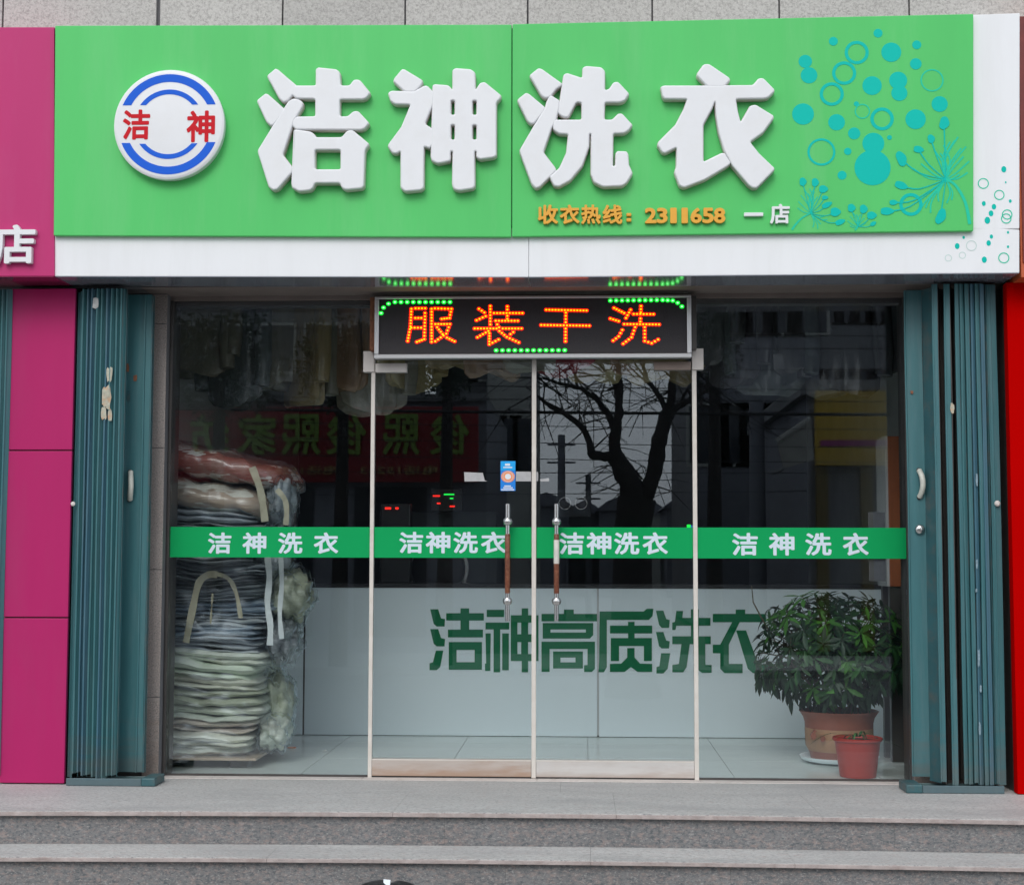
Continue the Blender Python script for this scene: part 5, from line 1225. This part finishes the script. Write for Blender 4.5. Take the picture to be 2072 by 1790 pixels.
lv = [mat('leaf_%s' % n_, c_, 0.48, var=0.2, vscale=12, coat=0.0, spec=0.35, rnd=0.35) for n_, c_ in zip(('dark', 'mid', 'fresh'), ((0.012, 0.040, 0.016), (0.022, 0.080, 0.020), (0.06, 0.20, 0.03)))]
for m_ in lv:
    m_.node_tree.nodes['Principled BSDF'].inputs['Subsurface Weight'].default_value = 0.0
leafv = [(0,0,0),(0.16,0.018,0.006),(0.45,0.05,0.0),(0.75,0.038,-0.02),(1.0,0,-0.06),(0.75,-0.038,-0.02),(0.45,-0.05,0.0),(0.16,-0.018,0.006),(0.45,0,-0.014),(0.75,0,-0.034)]
leaff = [(0,1,8),(1,2,8),(2,3,9,8),(3,4,9),(4,5,9),(5,6,8,9),(6,7,8),(7,0,8)]
leafm = []
for m_ in lv:
    me = bpy.data.meshes.new('leaf'); me.from_pydata([(a_, b_*2.6, c_*2.0) for a_, b_, c_ in leafv], [], leaff); me.materials.append(m_); me.shade_smooth(); leafm.append(me)
rnd = random.Random(11)
cc = Q(1684, 1310, yP)
leaves = []
tips = []
tries = 0
while len(tips) < 215 and tries < 9000:
    tries += 1
    d = Vector((rnd.uniform(-1, 1), rnd.uniform(-1, 1), rnd.uniform(-1, 1)))
    if d.length > 1 or d.length < 0.25: continue
    if d.z < -0.6 and d.length > 0.9: continue
    r_ = d.length
    s = (0.55 + 0.45*r_) / max(r_, 0.01) if r_ > 0.5 else 1.0
    p = Vector((d.x*0.52, d.y*0.40, d.z*0.355))*s*0.95
    p.z += 0.03*noise.noise(d*3)
    q = cc + p
    if q.x > Q(1842, 1300, q.y).x or q.x > 2.33: continue
    if q.y < 0.22: continue
    if any((q - t_[0]).length < 0.058 for t_ in tips): continue
    tips.append((q, d))
for (q, d) in tips:
    axis = (Vector((d.x, d.y, d.z*0.7 + 0.45))).normalized()
    nl = rnd.randint(6, 9); ph = rnd.uniform(0, 6)
    fresh = 2 if (rnd.random() < 0.22 and d.y < 0.1) else (1 if rnd.random() < 0.45 else 0)
    side = axis.orthogonal().normalized(); s2 = axis.cross(side)
    for k in range(nl):
        a = ph + 2*PI*k/nl*1.02 + rnd.uniform(-.25, .25)
        el = rnd.uniform(-0.35, 0.55)
        dr_ = (side*math.cos(a) + s2*math.sin(a))*math.cos(el) + axis*math.sin(el)
        dr_.z -= 0.25*rnd.random(); dr_.normalize()
        up = (axis - dr_*axis.dot(dr_)).normalized()
        leaves.append((q - axis*rnd.uniform(0, 0.03), dr_, up, rnd.uniform(0.075, 0.125), fresh))
    if d.z < -0.15:
        for k in range(3):
            dr_ = Vector((rnd.uniform(-.4, .4), rnd.uniform(-.4, .4), -1)).normalized(); up = dr_.orthogonal().normalized()
            leaves.append((q, dr_, up, rnd.uniform(0.09, 0.13), 0))
leaves = [l for l in leaves if (l[0] + l[1]*l[3]).y > 0.05 and (l[0] + l[1]*l[3]).x < 2.35]
leaves.sort(key=lambda l: (l[0] + l[1]*l[3]*0.5).y)
rest = [MB(), MB(), MB()]
for i, (q, dr_, up, ln, fr_) in enumerate(leaves):
    b_ = up.cross(dr_)
    mtx = Matrix(((dr_.x*ln, b_.x*ln, up.x*ln, q.x), (dr_.y*ln, b_.y*ln, up.y*ln, q.y), (dr_.z*ln, b_.z*ln, up.z*ln, q.z), (0, 0, 0, 1)))
    if i < 290:
        o = bpy.data.objects.new('leaf', leafm[fr_]); COL.objects.link(o); o.parent = pt
        o.matrix_local = Matrix.Translation(-pt.location) @ mtx
    else:
        rest[fr_].add([mtx @ Vector((a_, bb_*2.6, c_*2.0)) for a_, bb_, c_ in leafv], leaff)
for k in range(3):
    if rest[k].v:
        o = rest[k].build('foliage', lv[k], pt, smooth=True, angle=180, fix=False); o['kind'] = 'stuff'
base = Vector((px_, yP, 0.27))
forks = [base + Vector((rnd.uniform(-.02, .02), rnd.uniform(-.02, .02), 0.16)) for _ in range(3)]
for k in range(7):
    a = 2*PI*k/7
    e_ = cc + Vector((0.30*math.cos(a), 0.22*math.sin(a), -0.10 + 0.05*math.sin(a*2)))
    MB().tube([base + Vector((0.03*math.cos(a), 0.03*math.sin(a), -0.02)), base*0.6 + e_*0.4 + Vector((0, 0, -0.01)), e_, cc + Vector((0.36*math.cos(a + .3), 0.28*math.sin(a + .3), 0.10))], [0.011, 0.009, 0.006, 0.003], 8).build('stem', MT['bark'], pt, smooth=True)
sb_ = MB()
for (q, d) in tips:
    st_ = cc + Vector((d.x*0.16, d.y*0.12, d.z*0.08 - 0.12)); sb_.tube([st_, (st_ + q)/2 + Vector((0, 0, 0.02)), q], [0.004, 0.003, 0.002], 5)
o = sb_.build('twigs', MT['bark'], pt, smooth=True); o['kind'] = 'stuff'
# long bent shoot reaching out on the left above the crown
MB().tube([Q(1562, 1285, yP), Q(1540, 1248, yP), Q(1524, 1218, yP), Q(1521, 1185, yP)], [0.006, 0.005, 0.004, 0.003], 6).build('stem', MT['bark'], pt, smooth=True)
# small red pot
yR = 0.19; rc = Q(1735, 1500, yR)
rp2 = thing('small_potted_plant', 'small red plastic pot with thin drooping leaves right at the window', 'potted plant', (rc.x, yR, 0))
lathe_pot(rp2, rc.x, yR, [(0.096, 0.002), (0.099, 0.008), (0.122, 0.180), (0.126, 0.196)], MT['redpot'], 'pot_body')
lathe_pot(rp2, rc.x, yR, [(0.127, 0.1965), (0.136, 0.200), (0.137, 0.214), (0.131, 0.217), (0.124, 0.205), (0.120, 0.195), (0.0001, 0.190)], MT['redpot'], 'pot_rim')
lathe_pot(rp2, rc.x, yR, [(0.119, 0.198), (0.0001, 0.203)], MT['soil'], 'soil')
for k in range(13):
    a = 2*PI*k/13 + 0.2; L_ = rnd.uniform(0.16, 0.30) if k % 2 else rnd.uniform(0.08, 0.16)
    h_ = rnd.uniform(0.0, 0.03)
    d = Vector((math.cos(a), math.sin(a)*0.4 + 0.02, 0)); s_ = Vector((-math.sin(a), math.cos(a), 0))*0.007
    vs = []
    for i in range(9):
        s = i/8; p = Vector((rc.x, yR, 0.20)) + d*(0.03 + L_*s) + Vector((0, 0, h_*math.sin(s*PI*0.9)*1.6 + 0.02 - 0.05*s*s))
        w_ = s_*(1 - s**2) + s_*0.12; vs += [p + w_, p - w_]
    MB().add(vs, [(2*i, 2*i+1, 2*i+3, 2*i+2) for i in range(8)]).build('leaf', lv[2] if k % 3 == 0 else lv[1], rp2, smooth=True, fix=False)

# ================================================================== SMALL THING IN FRONT OF THE STEPS
bp_ = Q(785, 1785, -1.85)
bgo = thing('black_bag', 'low black bag with a white and blue tab on the pavement at the bottom edge', 'bag', (bp_.x, -1.85, -0.31))
MT['blackcloth'] = mat('black_cloth', (0.012, 0.011, 0.013), 0.5, var=0.2, vscale=20, bump=0.3, bscale=60)
ht = bp_.z + 0.31 + 0.012
bm = bmesh.new(); bmesh.ops.create_icosphere(bm, subdivisions=4, radius=1)
vs = []
for v in bm.verts:
    n_ = v.co; k_ = 1 + 0.06*noise.noise(n_*3)
    zz_ = max(0.0, n_.z*0.5 + 0.5); sh_ = 1 - 0.14*math.exp(-((n_.x - 0.05)/0.12)**2)*(n_.z > 0)
    vs.append(Vector((bp_.x + n_.x*0.155*k_, -1.85 + n_.y*0.09*k_, -0.31 + zz_*ht*sh_)))
fs = [tuple(v.index for v in f.verts) for f in bm.faces]; bm.free()
MB().add(vs, fs).build('body', MT['blackcloth'], bgo, smooth=True, angle=180)
MB().add([(bp_.x - 0.012, -1.90, -0.31 + ht*0.72), (bp_.x + 0.012, -1.90, -0.31 + ht*0.70), (bp_.x + 0.012, -1.86, -0.31 + ht*1.01), (bp_.x - 0.018, -1.86, -0.31 + ht*1.03),
          (bp_.x - 0.012, -1.895, -0.31 + ht*0.72), (bp_.x + 0.012, -1.895, -0.31 + ht*0.70), (bp_.x + 0.012, -1.855, -0.31 + ht*1.01), (bp_.x - 0.018, -1.855, -0.31 + ht*1.03)],
         [(0,1,2,3),(7,6,5,4),(0,4,5,1),(1,5,6,2),(2,6,7,3),(3,7,4,0)]).build('tab', MT['st_w'], bgo)

# ================================================================== ACROSS THE STREET (seen mirrored in the glass)
MT['b_dark'] = mat('dark_facade', (0.22, 0.225, 0.25), 0.8, var=0.15, vscale=1.5)
MT['b_grey'] = mat('grey_facade', (0.20, 0.205, 0.21), 0.8, var=0.12, vscale=1)
MT['b_pale'] = mat('pale_facade', (0.42, 0.42, 0.38), 0.8, var=0.12, vscale=1)
MT['b_win'] = mat('far_window', (0.03, 0.035, 0.045), 0.15)
MT['banner'] = mat('red_banner', (0.26, 0.012, 0.018), 0.5, var=0.05)
MT['ban_txt'] = mat('lime_letters', (0.20, 0.32, 0.05), 0.5)
MT['yel'] = mat('yellow_sign', (0.52, 0.33, 0.015), 0.5, var=0.08)
MT['dull_yel'] = mat('dull_yellow', (0.16, 0.11, 0.02), 0.6)
MT['purp'] = mat('purple_strip', (0.30, 0.02, 0.16), 0.5)
Yb = 17.0
a = R(-260, 1130, Yb); b = R(985, 812, Yb)
xL, xR_ = min(a.x, b.x), max(a.x, b.x)
bs = thing('banner_shop', 'grey low shop across the street under a wide red banner, mirrored in the glass', 'building', ((xL + xR_)/2, -Yb - 3, -0.36))
box('wall', MT['b_dark'], bs, xL, xR_, -Yb - 7, -Yb, -0.36, b.z)
box('parapet', MT['b_grey'], bs, xL, xR_, -Yb - 7.05, -Yb + 0.1, b.z + 0.001, b.z + 0.12)
for i in range(5):
    x0 = xL + 0.6 + i*(xR_ - xL - 0.9)/5
    box('shop_opening', MT['b_win'], bs, x0, x0 + 1.2, -Yb + 0.0, -Yb + 0.03, -0.1, R(0, 985, Yb).z)
ba = thing('red_banner', 'red shop banner with lime characters across the street, mirrored in the glass', 'banner', R(600, 900, Yb - 0.3))
p = R(200, 975, Yb - 0.3); q = R(968, 822, Yb - 0.3)
box('board', MT['banner'], ba, p.x, q.x, -Yb + 0.2, -Yb + 0.28, p.z, q.z, 0.01)
for ch, (u0, u1) in zip('俊熙俊熙家纺', [(870, 950), (775, 850), (660, 742), (570, 650), (480, 560), (385, 465)]):
    a = R(u0, 920, Yb - 0.3); b = R(u1, 838, Yb - 0.3)
    # it reads correctly from the shop side of the street, so the mirror shows it reversed
    text_mb(ch, (a.x, a.z), (b.x, b.z), -Yb + 0.31, 0.02, 0.02, flip=True, m=MT['ban_txt'], name='banner_letter', parent=ba)
MT['ban_small'] = mat('dull_letters', (0.40, 0.28, 0.10), 0.5)
for (u0, u1) in ((730, 885), (540, 682)):
    a = R(u0, 960, Yb - 0.3); b = R(u1, 942, Yb - 0.3)
    text_mb('电话15263', (a.x, a.z), (b.x, b.z), -Yb + 0.31, 0.01, 0.02, flip=True, m=MT['ban_small'], name='banner_letter', parent=ba)
def block(name, lab, u0, u1, vtop, Y, m, depth=8, rows=(), cols=0, mw='b_win', ww=0.9, wh=1.3):
    a = R(u0, 1130, Y); b = R(u1, vtop, Y); x0, x1 = min(a.x, b.x), max(a.x, b.x)
    t = thing(name, lab, 'building', ((x0 + x1)/2, -Y - depth/2, -0.36))
    box('wall', MT[m], t, x0, x1, -Y - depth, -Y, -0.36, b.z)
    box('roof_edge', MT['b_grey'], t, x0 - 0.15, x1 + 0.15, -Y - depth - .15, -Y + 0.15, b.z + 0.002, b.z + 0.25)
    for z0 in rows:
        if z0 + wh > b.z: continue
        for k in range(cols):
            xc_ = x0 + (x1 - x0)*(k + 0.5)/cols
            w_ = box('window', MT['b_pale'], t, xc_ - ww/2 - .08, xc_ + ww/2 + .08, -Y + 0.001, -Y + 0.05, z0 - .08, z0 + wh + .08)
            box('pane', MT[mw], w_, xc_ - ww/2, xc_ + ww/2, -Y + 0.051, -Y + 0.06, z0, z0 + wh)
    return t
fl_rows = [3.4 + 3*i for i in range(9)]
block('apartment_block', 'tall dull apartment block behind the banner shop, mirrored at the upper left', -300, 790, 480, 34, 'b_grey', 10, fl_rows, 12)
block('apartment_block', 'narrow pale building between banner shop and bare tree, mirrored in the left door', 985, 1072, 660, 30, 'b_pale', 10, fl_rows, 3, ww=0.5)
block('apartment_block', 'slim grey building next to the banner shop, mirrored in the left door', 880, 1000, 560, 36, 'b_grey', 10, fl_rows, 3, ww=0.6)
block('apartment_block', 'dark blue grey building mirrored in the right window beside the door', 1412, 1655, 520, 27, 'b_dark', 10, fl_rows, 5)
block('apartment_block', 'grey building added far behind the yellow sign to dim the mirrored sky, upper right', 1575, 1950, 480, 45, 'b_grey', 10, fl_rows, 12)  # added block, keeps bright sky out of the right window reflection
ys_ = block('yellow_sign_shop', 'shop with yellow sign across the street, mirrored in the right window', 1640, 1960, 800, 17.2, 'b_dark', 8)
a = R(1651, 942, 17.0); b = R(1840, 790, 17.0)
sg2 = thing('yellow_sign', 'yellow shop sign across the street, mirrored in the right window', 'shop sign', a)
box('board', MT['yel'], sg2, min(a.x, b.x), max(a.x, b.x), -17.15, -16.9, a.z, b.z, 0.01)
a = R(1660, 902, 16.9); b = R(1800, 890, 16.9); box('strip', MT['purp'], sg2, a.x, b.x, -16.895, -16.88, a.z, b.z)
for (u0, u1) in ((1655, 1675), (1745, 1765), (1815, 1835)):
    a = R(u0, 1130, 17.0); b = R(u1, 945, 17.0); box('doorway_post', MT['dull_yel'], ys_, a.x, b.x, -17.19, -17.0, -0.3, b.z)
aw = thing('shop_awning', 'grey slanted awning across the street, mirrored left of the yellow sign', 'awning', R(1610, 900, 16))
pa = [R(1572, 892, 15.8), R(1640, 848, 15.8), R(1648, 930, 15.8), R(1585, 948, 15.8)]
MT['awn'] = mat('awning_cloth', (0.38, 0.37, 0.33), 0.8, var=0.2, vscale=3)
MB().prism([(v.x, -15.85, v.z) for v in pa], 0.05).build('sheet', MT['awn'], aw)
MB().tube([pa[0], pa[1]], 0.05, 6).build('frame_bar', MT['b_pale'], aw)
MB().tube([pa[3] + Vector((0, 0.05, 0)), Vector((pa[3].x, -17.2, pa[3].z))], 0.03, 6).build('frame_bar', MT['b_grey'], aw)
# low distant wall and hedge under the open sky
for k, (u0, u1, vt, Y, m_, lab) in enumerate(((1060, 1150, 1002, 62, 'b_dark', 'low dark house at the left foot of the open sky in the mirrored view'), (1148, 1216, 1018, 66, 'b_grey', 'lowest pale grey house in the mirrored gap between the tall blocks'),
        (1214, 1300, 1010, 60, 'b_dark', 'low house hidden behind the trunk of the bare tree in the mirrored view'), (1298, 1352, 1022, 70, 'b_pale', 'small pale house right of the bare tree trunk in the mirrored view'), (1350, 1440, 1006, 58, 'b_dark', 'low dark house next to the blue grey block in the mirrored view'))):
    a = R(u0, 1130, Y); b = R(u1, vt, Y); x0, x1 = min(a.x, b.x), max(a.x, b.x)
    t = thing('distant_house', lab, 'house', ((x0 + x1)/2, -Y - 3, -0.46))
    box('wall', MT[m_], t, x0, x1, -Y - 6, -Y, -0.46, b.z - 0.5)
    MB().prism([(x0 - .2, -Y - 6.2, b.z - 0.499), (x1 + .2, -Y - 6.2, b.z - 0.499), (x1 - 0.3, -Y - 6.2, b.z - 0.1), ((x0 + x1)/2, -Y - 6.2, b.z + 0.15), (x0 + 0.3, -Y - 6.2, b.z - 0.1)], 6.4).build('roof', MT['b_dark'], t)
# bare tree
MT['treebark'] = mat('tree_bark', (0.035, 0.03, 0.028), 0.9, var=0.2, vscale=10)
YT = 10.3
def T(u, v, Y=None):
    return R((960 + u/2.3022)*K, (920 + v/2.3022)*K, Y or YT)
bt = thing('bare_tree', 'bare dark street tree with forked trunk, mirrored in the right door', 'tree', T(1625, 1500))
u1_ = K/2.3022*(8.5 + YT)/F_PX
tb = MB()
def limb(b_, pts, w0, w1, n=8):
    P_ = [T(*p_) for p_ in pts]; sm = []
    m_ = len(P_)
    for i in range(m_ - 1):
        q0, q1, q2, q3 = P_[max(i-1, 0)], P_[i], P_[i+1], P_[min(i+2, m_-1)]
        for s in (0, .33, .66): sm.append(0.5*((2*q1) + (-q0+q2)*s + (2*q0-5*q1+4*q2-q3)*s*s + (-q0+3*q1-3*q2+q3)*s**3) + Vector((rnd.uniform(-.01, .01), rnd.uniform(-.03, .03), rnd.uniform(-.01, .01))))
    sm.append(P_[-1]); k = len(sm)
    b_.tube(sm, [(w0 + (w1 - w0)*i/(k-1))*u1_/2*random.uniform(.9, 1.1) for i in range(k)], n)
    return sm
g0 = T(1625, 1080)
u1_ *= 1.35
gz = -0.46
tb.tube([(g0.x, -YT, gz), (g0.x - 0.02, -YT, gz + 0.5), tuple(g0), tuple(T(1650, 900))], [0.36, 0.27, 0.23, 0.24], 12)
limb(tb, [(1640, 940), (1610, 820), (1560, 720), (1515, 640)], 120, 75, 10)
limb(tb, [(1690, 900), (1740, 780), (1775, 640), (1795, 500), (1840, 385)], 80, 62, 10)
tb.build('trunk', MT['treebark'], bt, smooth=True, angle=80)
ends = []
for pts, w0_, w1_ in (([(1530, 680), (1515, 560), (1535, 430), (1545, 280), (1540, 100), (1530, -150)], 62, 16),
                    ([(1530, 660), (1450, 645), (1370, 635), (1372, 590), (1330, 480), (1250, 415), (1130, 350), (1060, 290), (980, 230)], 50, 8),
                    ([(1520, 540), (1500, 440), (1440, 350), (1370, 270), (1270, 225), (1180, 205), (1090, 180), (1000, 170)], 34, 6),
                    ([(1840, 400), (1862, 250), (1870, 130), (1860, -60)], 50, 14), ([(1845, 390), (1900, 350), (1975, 305), (2080, 250)], 40, 14),
                    ([(1830, 380), (1780, 280), (1715, 190), (1680, 60), (1660, -100)], 30, 8), ([(1540, 300), (1500, 180), (1420, 80), (1380, -50)], 22, 6),
                    ([(1900, 350), (1960, 240), (2040, 160)], 20, 5), ([(1290, 235), (1270, 130), (1255, 40)], 16, 6), ([(1600, 790), (1640, 740)], 60, 40)):
    b_ = MB(); sm = limb(b_, pts, w0_, w1_, 8); b_.build('limb', MT['treebark'], bt, smooth=True, angle=80); ends.append(sm)
tw = MB()
for sm in ends:
    for _ in range(12):
        i = rnd.randint(len(sm)//3, len(sm) - 1); p = sm[i]
        d = Vector((rnd.uniform(-1, 1), rnd.uniform(-.5, .5), rnd.uniform(-.5, 1))).normalized(); ln = rnd.uniform(0.3, 1.1)
        q = p + d*ln*0.5 + Vector((0, 0, rnd.uniform(-.1, .15))); r2 = p + d*ln + Vector((rnd.uniform(-.2, .2), 0, rnd.uniform(-.3, .1)))
        tw.tube([p, q, r2], [0.014, 0.009, 0.004], 4, False)
        for _ in range(2):
            e_ = q + Vector((rnd.uniform(-.5, .5), rnd.uniform(-.2, .2), rnd.uniform(-.4, .4))); tw.tube([q, (q + e_)/2 + Vector((0, 0, .03)), e_], [0.006, 0.005, 0.003], 3, False)
o = tw.build('twigs', MT['treebark'], bt, fix=False); o['kind'] = 'stuff'
# cables
MT['cable'] = mat('cable', (0.02, 0.02, 0.022), 0.7)
def cable(u0, v0, u1, v1, Y, r, lab, sg_=0.25):
    a = R(u0, v0, Y); b = R(u1, v1, Y); pts = []
    a, b = a + (a - b)*2.0, b + (b - a)*2.0
    for i in range(41):
        s = i/40; p = a*(1-s) + b*s; p.z -= sg_*(1 - (2*s - 1)**2) - sg_*0.95; pts.append(p)
    tag(MB().tube(pts, r, 5).build('overhead_cable', MT['cable']), lab, 'cable', 'overhead cables across the street')
cable(340, 826, 1800, 838, 11.5, 0.022, 'thick overhead cable bundle running along the street, mirrored across the doors')
for k, (v0, v1, r) in enumerate(((660, 680, .007), (700, 705, .007), (742, 748, .007), (770, 790, .008), (800, 812, .007), (850, 868, .006), (880, 905, .006), (915, 935, .006), (950, 955, .006), (1000, 990, .006))):
    cable(340, v0, 1800, v1, 12.2 + 0.25*k, r, 'thin dark overhead cable in the mirrored street view, %s from the top' % ['first', 'second', 'third', 'fourth', 'fifth', 'sixth', 'seventh', 'eighth', 'ninth', 'lowest'][k], 0.15 + 0.05*k)
def pole(u, vtop, Y, r, lab):
    p = R(u, vtop, Y); t = thing('utility_pole', lab, 'utility pole', (p.x, -Y, -0.46), 'utility poles across the street')
    MB().tube([(p.x, -Y, -0.46), (p.x, -Y, p.z)], [r*1.3, r], 10).build('mast', MT['b_dark'], t, smooth=True)
    for dz in (0.25, 0.7): box('crossarm', MT['b_dark'], t, p.x - 0.35, p.x + 0.35, -Y + r, -Y + r + 0.06, p.z - dz - 0.025, p.z - dz + 0.025)
pole(1136, 880, 30, 0.09, 'utility pole left of the bare tree in the mirrored view'); pole(1530, 760, 20, 0.13, 'utility pole mirrored in the middle of the right window'); pole(1190, 960, 36, 0.08, 'short far pole beside the bare tree in the mirrored view')
# dark evergreen trees in front of the banner shop
MT['needle'] = mat('evergreen', (0.03, 0.05, 0.03), 0.8, var=0.3, vscale=4)
def evergreen(u, v, ru, rv, Y, lab, n=2600):
    n *= 4
    c_ = R(u, v, Y); sc_ = (8.5 + Y)/F_PX; t = thing('evergreen_tree', lab, 'tree', (c_.x, -Y, -0.36))
    MB().tube([(c_.x, -Y, -0.36), (c_.x + .05, -Y, c_.z)], [0.14, 0.07], 8).build('trunk', MT['treebark'], t, smooth=True)
    b_ = MB()
    for _ in range(n):
        d = Vector((rnd.gauss(0, .5), rnd.gauss(0, .5), rnd.gauss(0, .5)))
        if d.length > 1.15 or noise.noise(d*4.0 + Vector((u, 0, 0))) < -0.05: continue
        p = c_ + Vector((d.x*ru*sc_, d.y*1.0, d.z*rv*sc_)); s_ = rnd.uniform(.02, .055)
        e1 = Vector((rnd.uniform(-1, 1), rnd.uniform(-1, 1), rnd.uniform(-1, 1))).normalized()*s_; e2 = e1.orthogonal().normalized()*s_*0.5
        b_.add([p - e1, p + e2, p + e1, p - e2], [(0, 1, 2, 3)])
    b_.build('crown', MT['needle'], t, fix=False)
evergreen(440, 730, 130, 120, 13.6, 'dark evergreen tree mirrored above the left half of the red banner')
evergreen(690, 740, 85, 100, 13.9, 'smaller dark evergreen tree mirrored above the middle of the red banner', 1800)
evergreen(900, 740, 70, 70, 14.2, 'thin evergreen crown mirrored left of the door meeting strip', 900)
evergreen(1440, 690, 60, 90, 14.4, 'thin dark crown mirrored right of the message board', 700)
# parked white car, far down the side street (rear view)
cc_ = R(1470, 1200, 34); cx_ = cc_.x
car = thing('parked_car', 'white parked car seen from behind in the mirrored view below the band', 'car', (cx_, -36, -0.46))
MT['car'] = mat('car_white', (0.70, 0.70, 0.70), 0.25, coat=0.8)
prof = [(-0.86, 0.25), (-0.88, 0.55), (-0.84, 0.88), (-0.72, 0.96), (-0.60, 1.38), (-0.50, 1.44), (0.50, 1.44), (0.60, 1.38), (0.72, 0.96), (0.84, 0.88), (0.88, 0.55), (0.86, 0.25)]
secs = [(-34.0, 0.90, 0.62), (-34.15, 0.97, 0.68), (-34.7, 1.0, 1.0), (-36.4, 1.0, 1.0), (-37.2, 0.99, 0.68), (-38.1, 0.95, 0.62), (-38.2, 0.88, 0.55)]
vs = []; n = len(prof)
for (yy, kx, kz) in secs:
    for (x, z_) in prof:
        zz_ = z_ if z_ < 0.9 else 0.88 + (z_ - 0.88)*max(0.05, (kz - 0.6)/0.4)
        vs.append((cx_ + x*kx, yy, -0.46 + zz_*(1 if z_ > 0.3 else 1)))
MB().add(vs, [(i*n + j, i*n + (j+1) % n, (i+1)*n + (j+1) % n, (i+1)*n + j) for i in range(len(secs)-1) for j in range(n)] + [tuple(range(n))[::-1], tuple(range((len(secs)-1)*n, len(secs)*n))]).build('body', MT['car'], car, 0.02, True)
box('rear_window', MT['b_win'], car, cx_ - 0.52, cx_ + 0.52, -34.52, -34.30, -0.46 + 0.98, -0.46 + 1.34, 0.02)
for s in (-1, 1):
    box('tail_light', MT['logo_red'], car, cx_ + s*0.62 - .13, cx_ + s*0.62 + .13, -34.12, -33.97, -0.46 + 0.62, -0.46 + 0.80, 0.02)
    for yy in (-34.9, -37.4):
        w_ = MB().lathe((cx_ + s*0.80, yy, -0.46 + 0.31), [(0.31, -0.09), (0.31, 0.09)], 20, 'x').build('wheel', MT['rubber'], car, 0.02)
box('bumper', MT['b_dark'], car, cx_ - 0.7, cx_ + 0.7, -34.1, -33.95, -0.46 + 0.28, -0.46 + 0.42, 0.02)
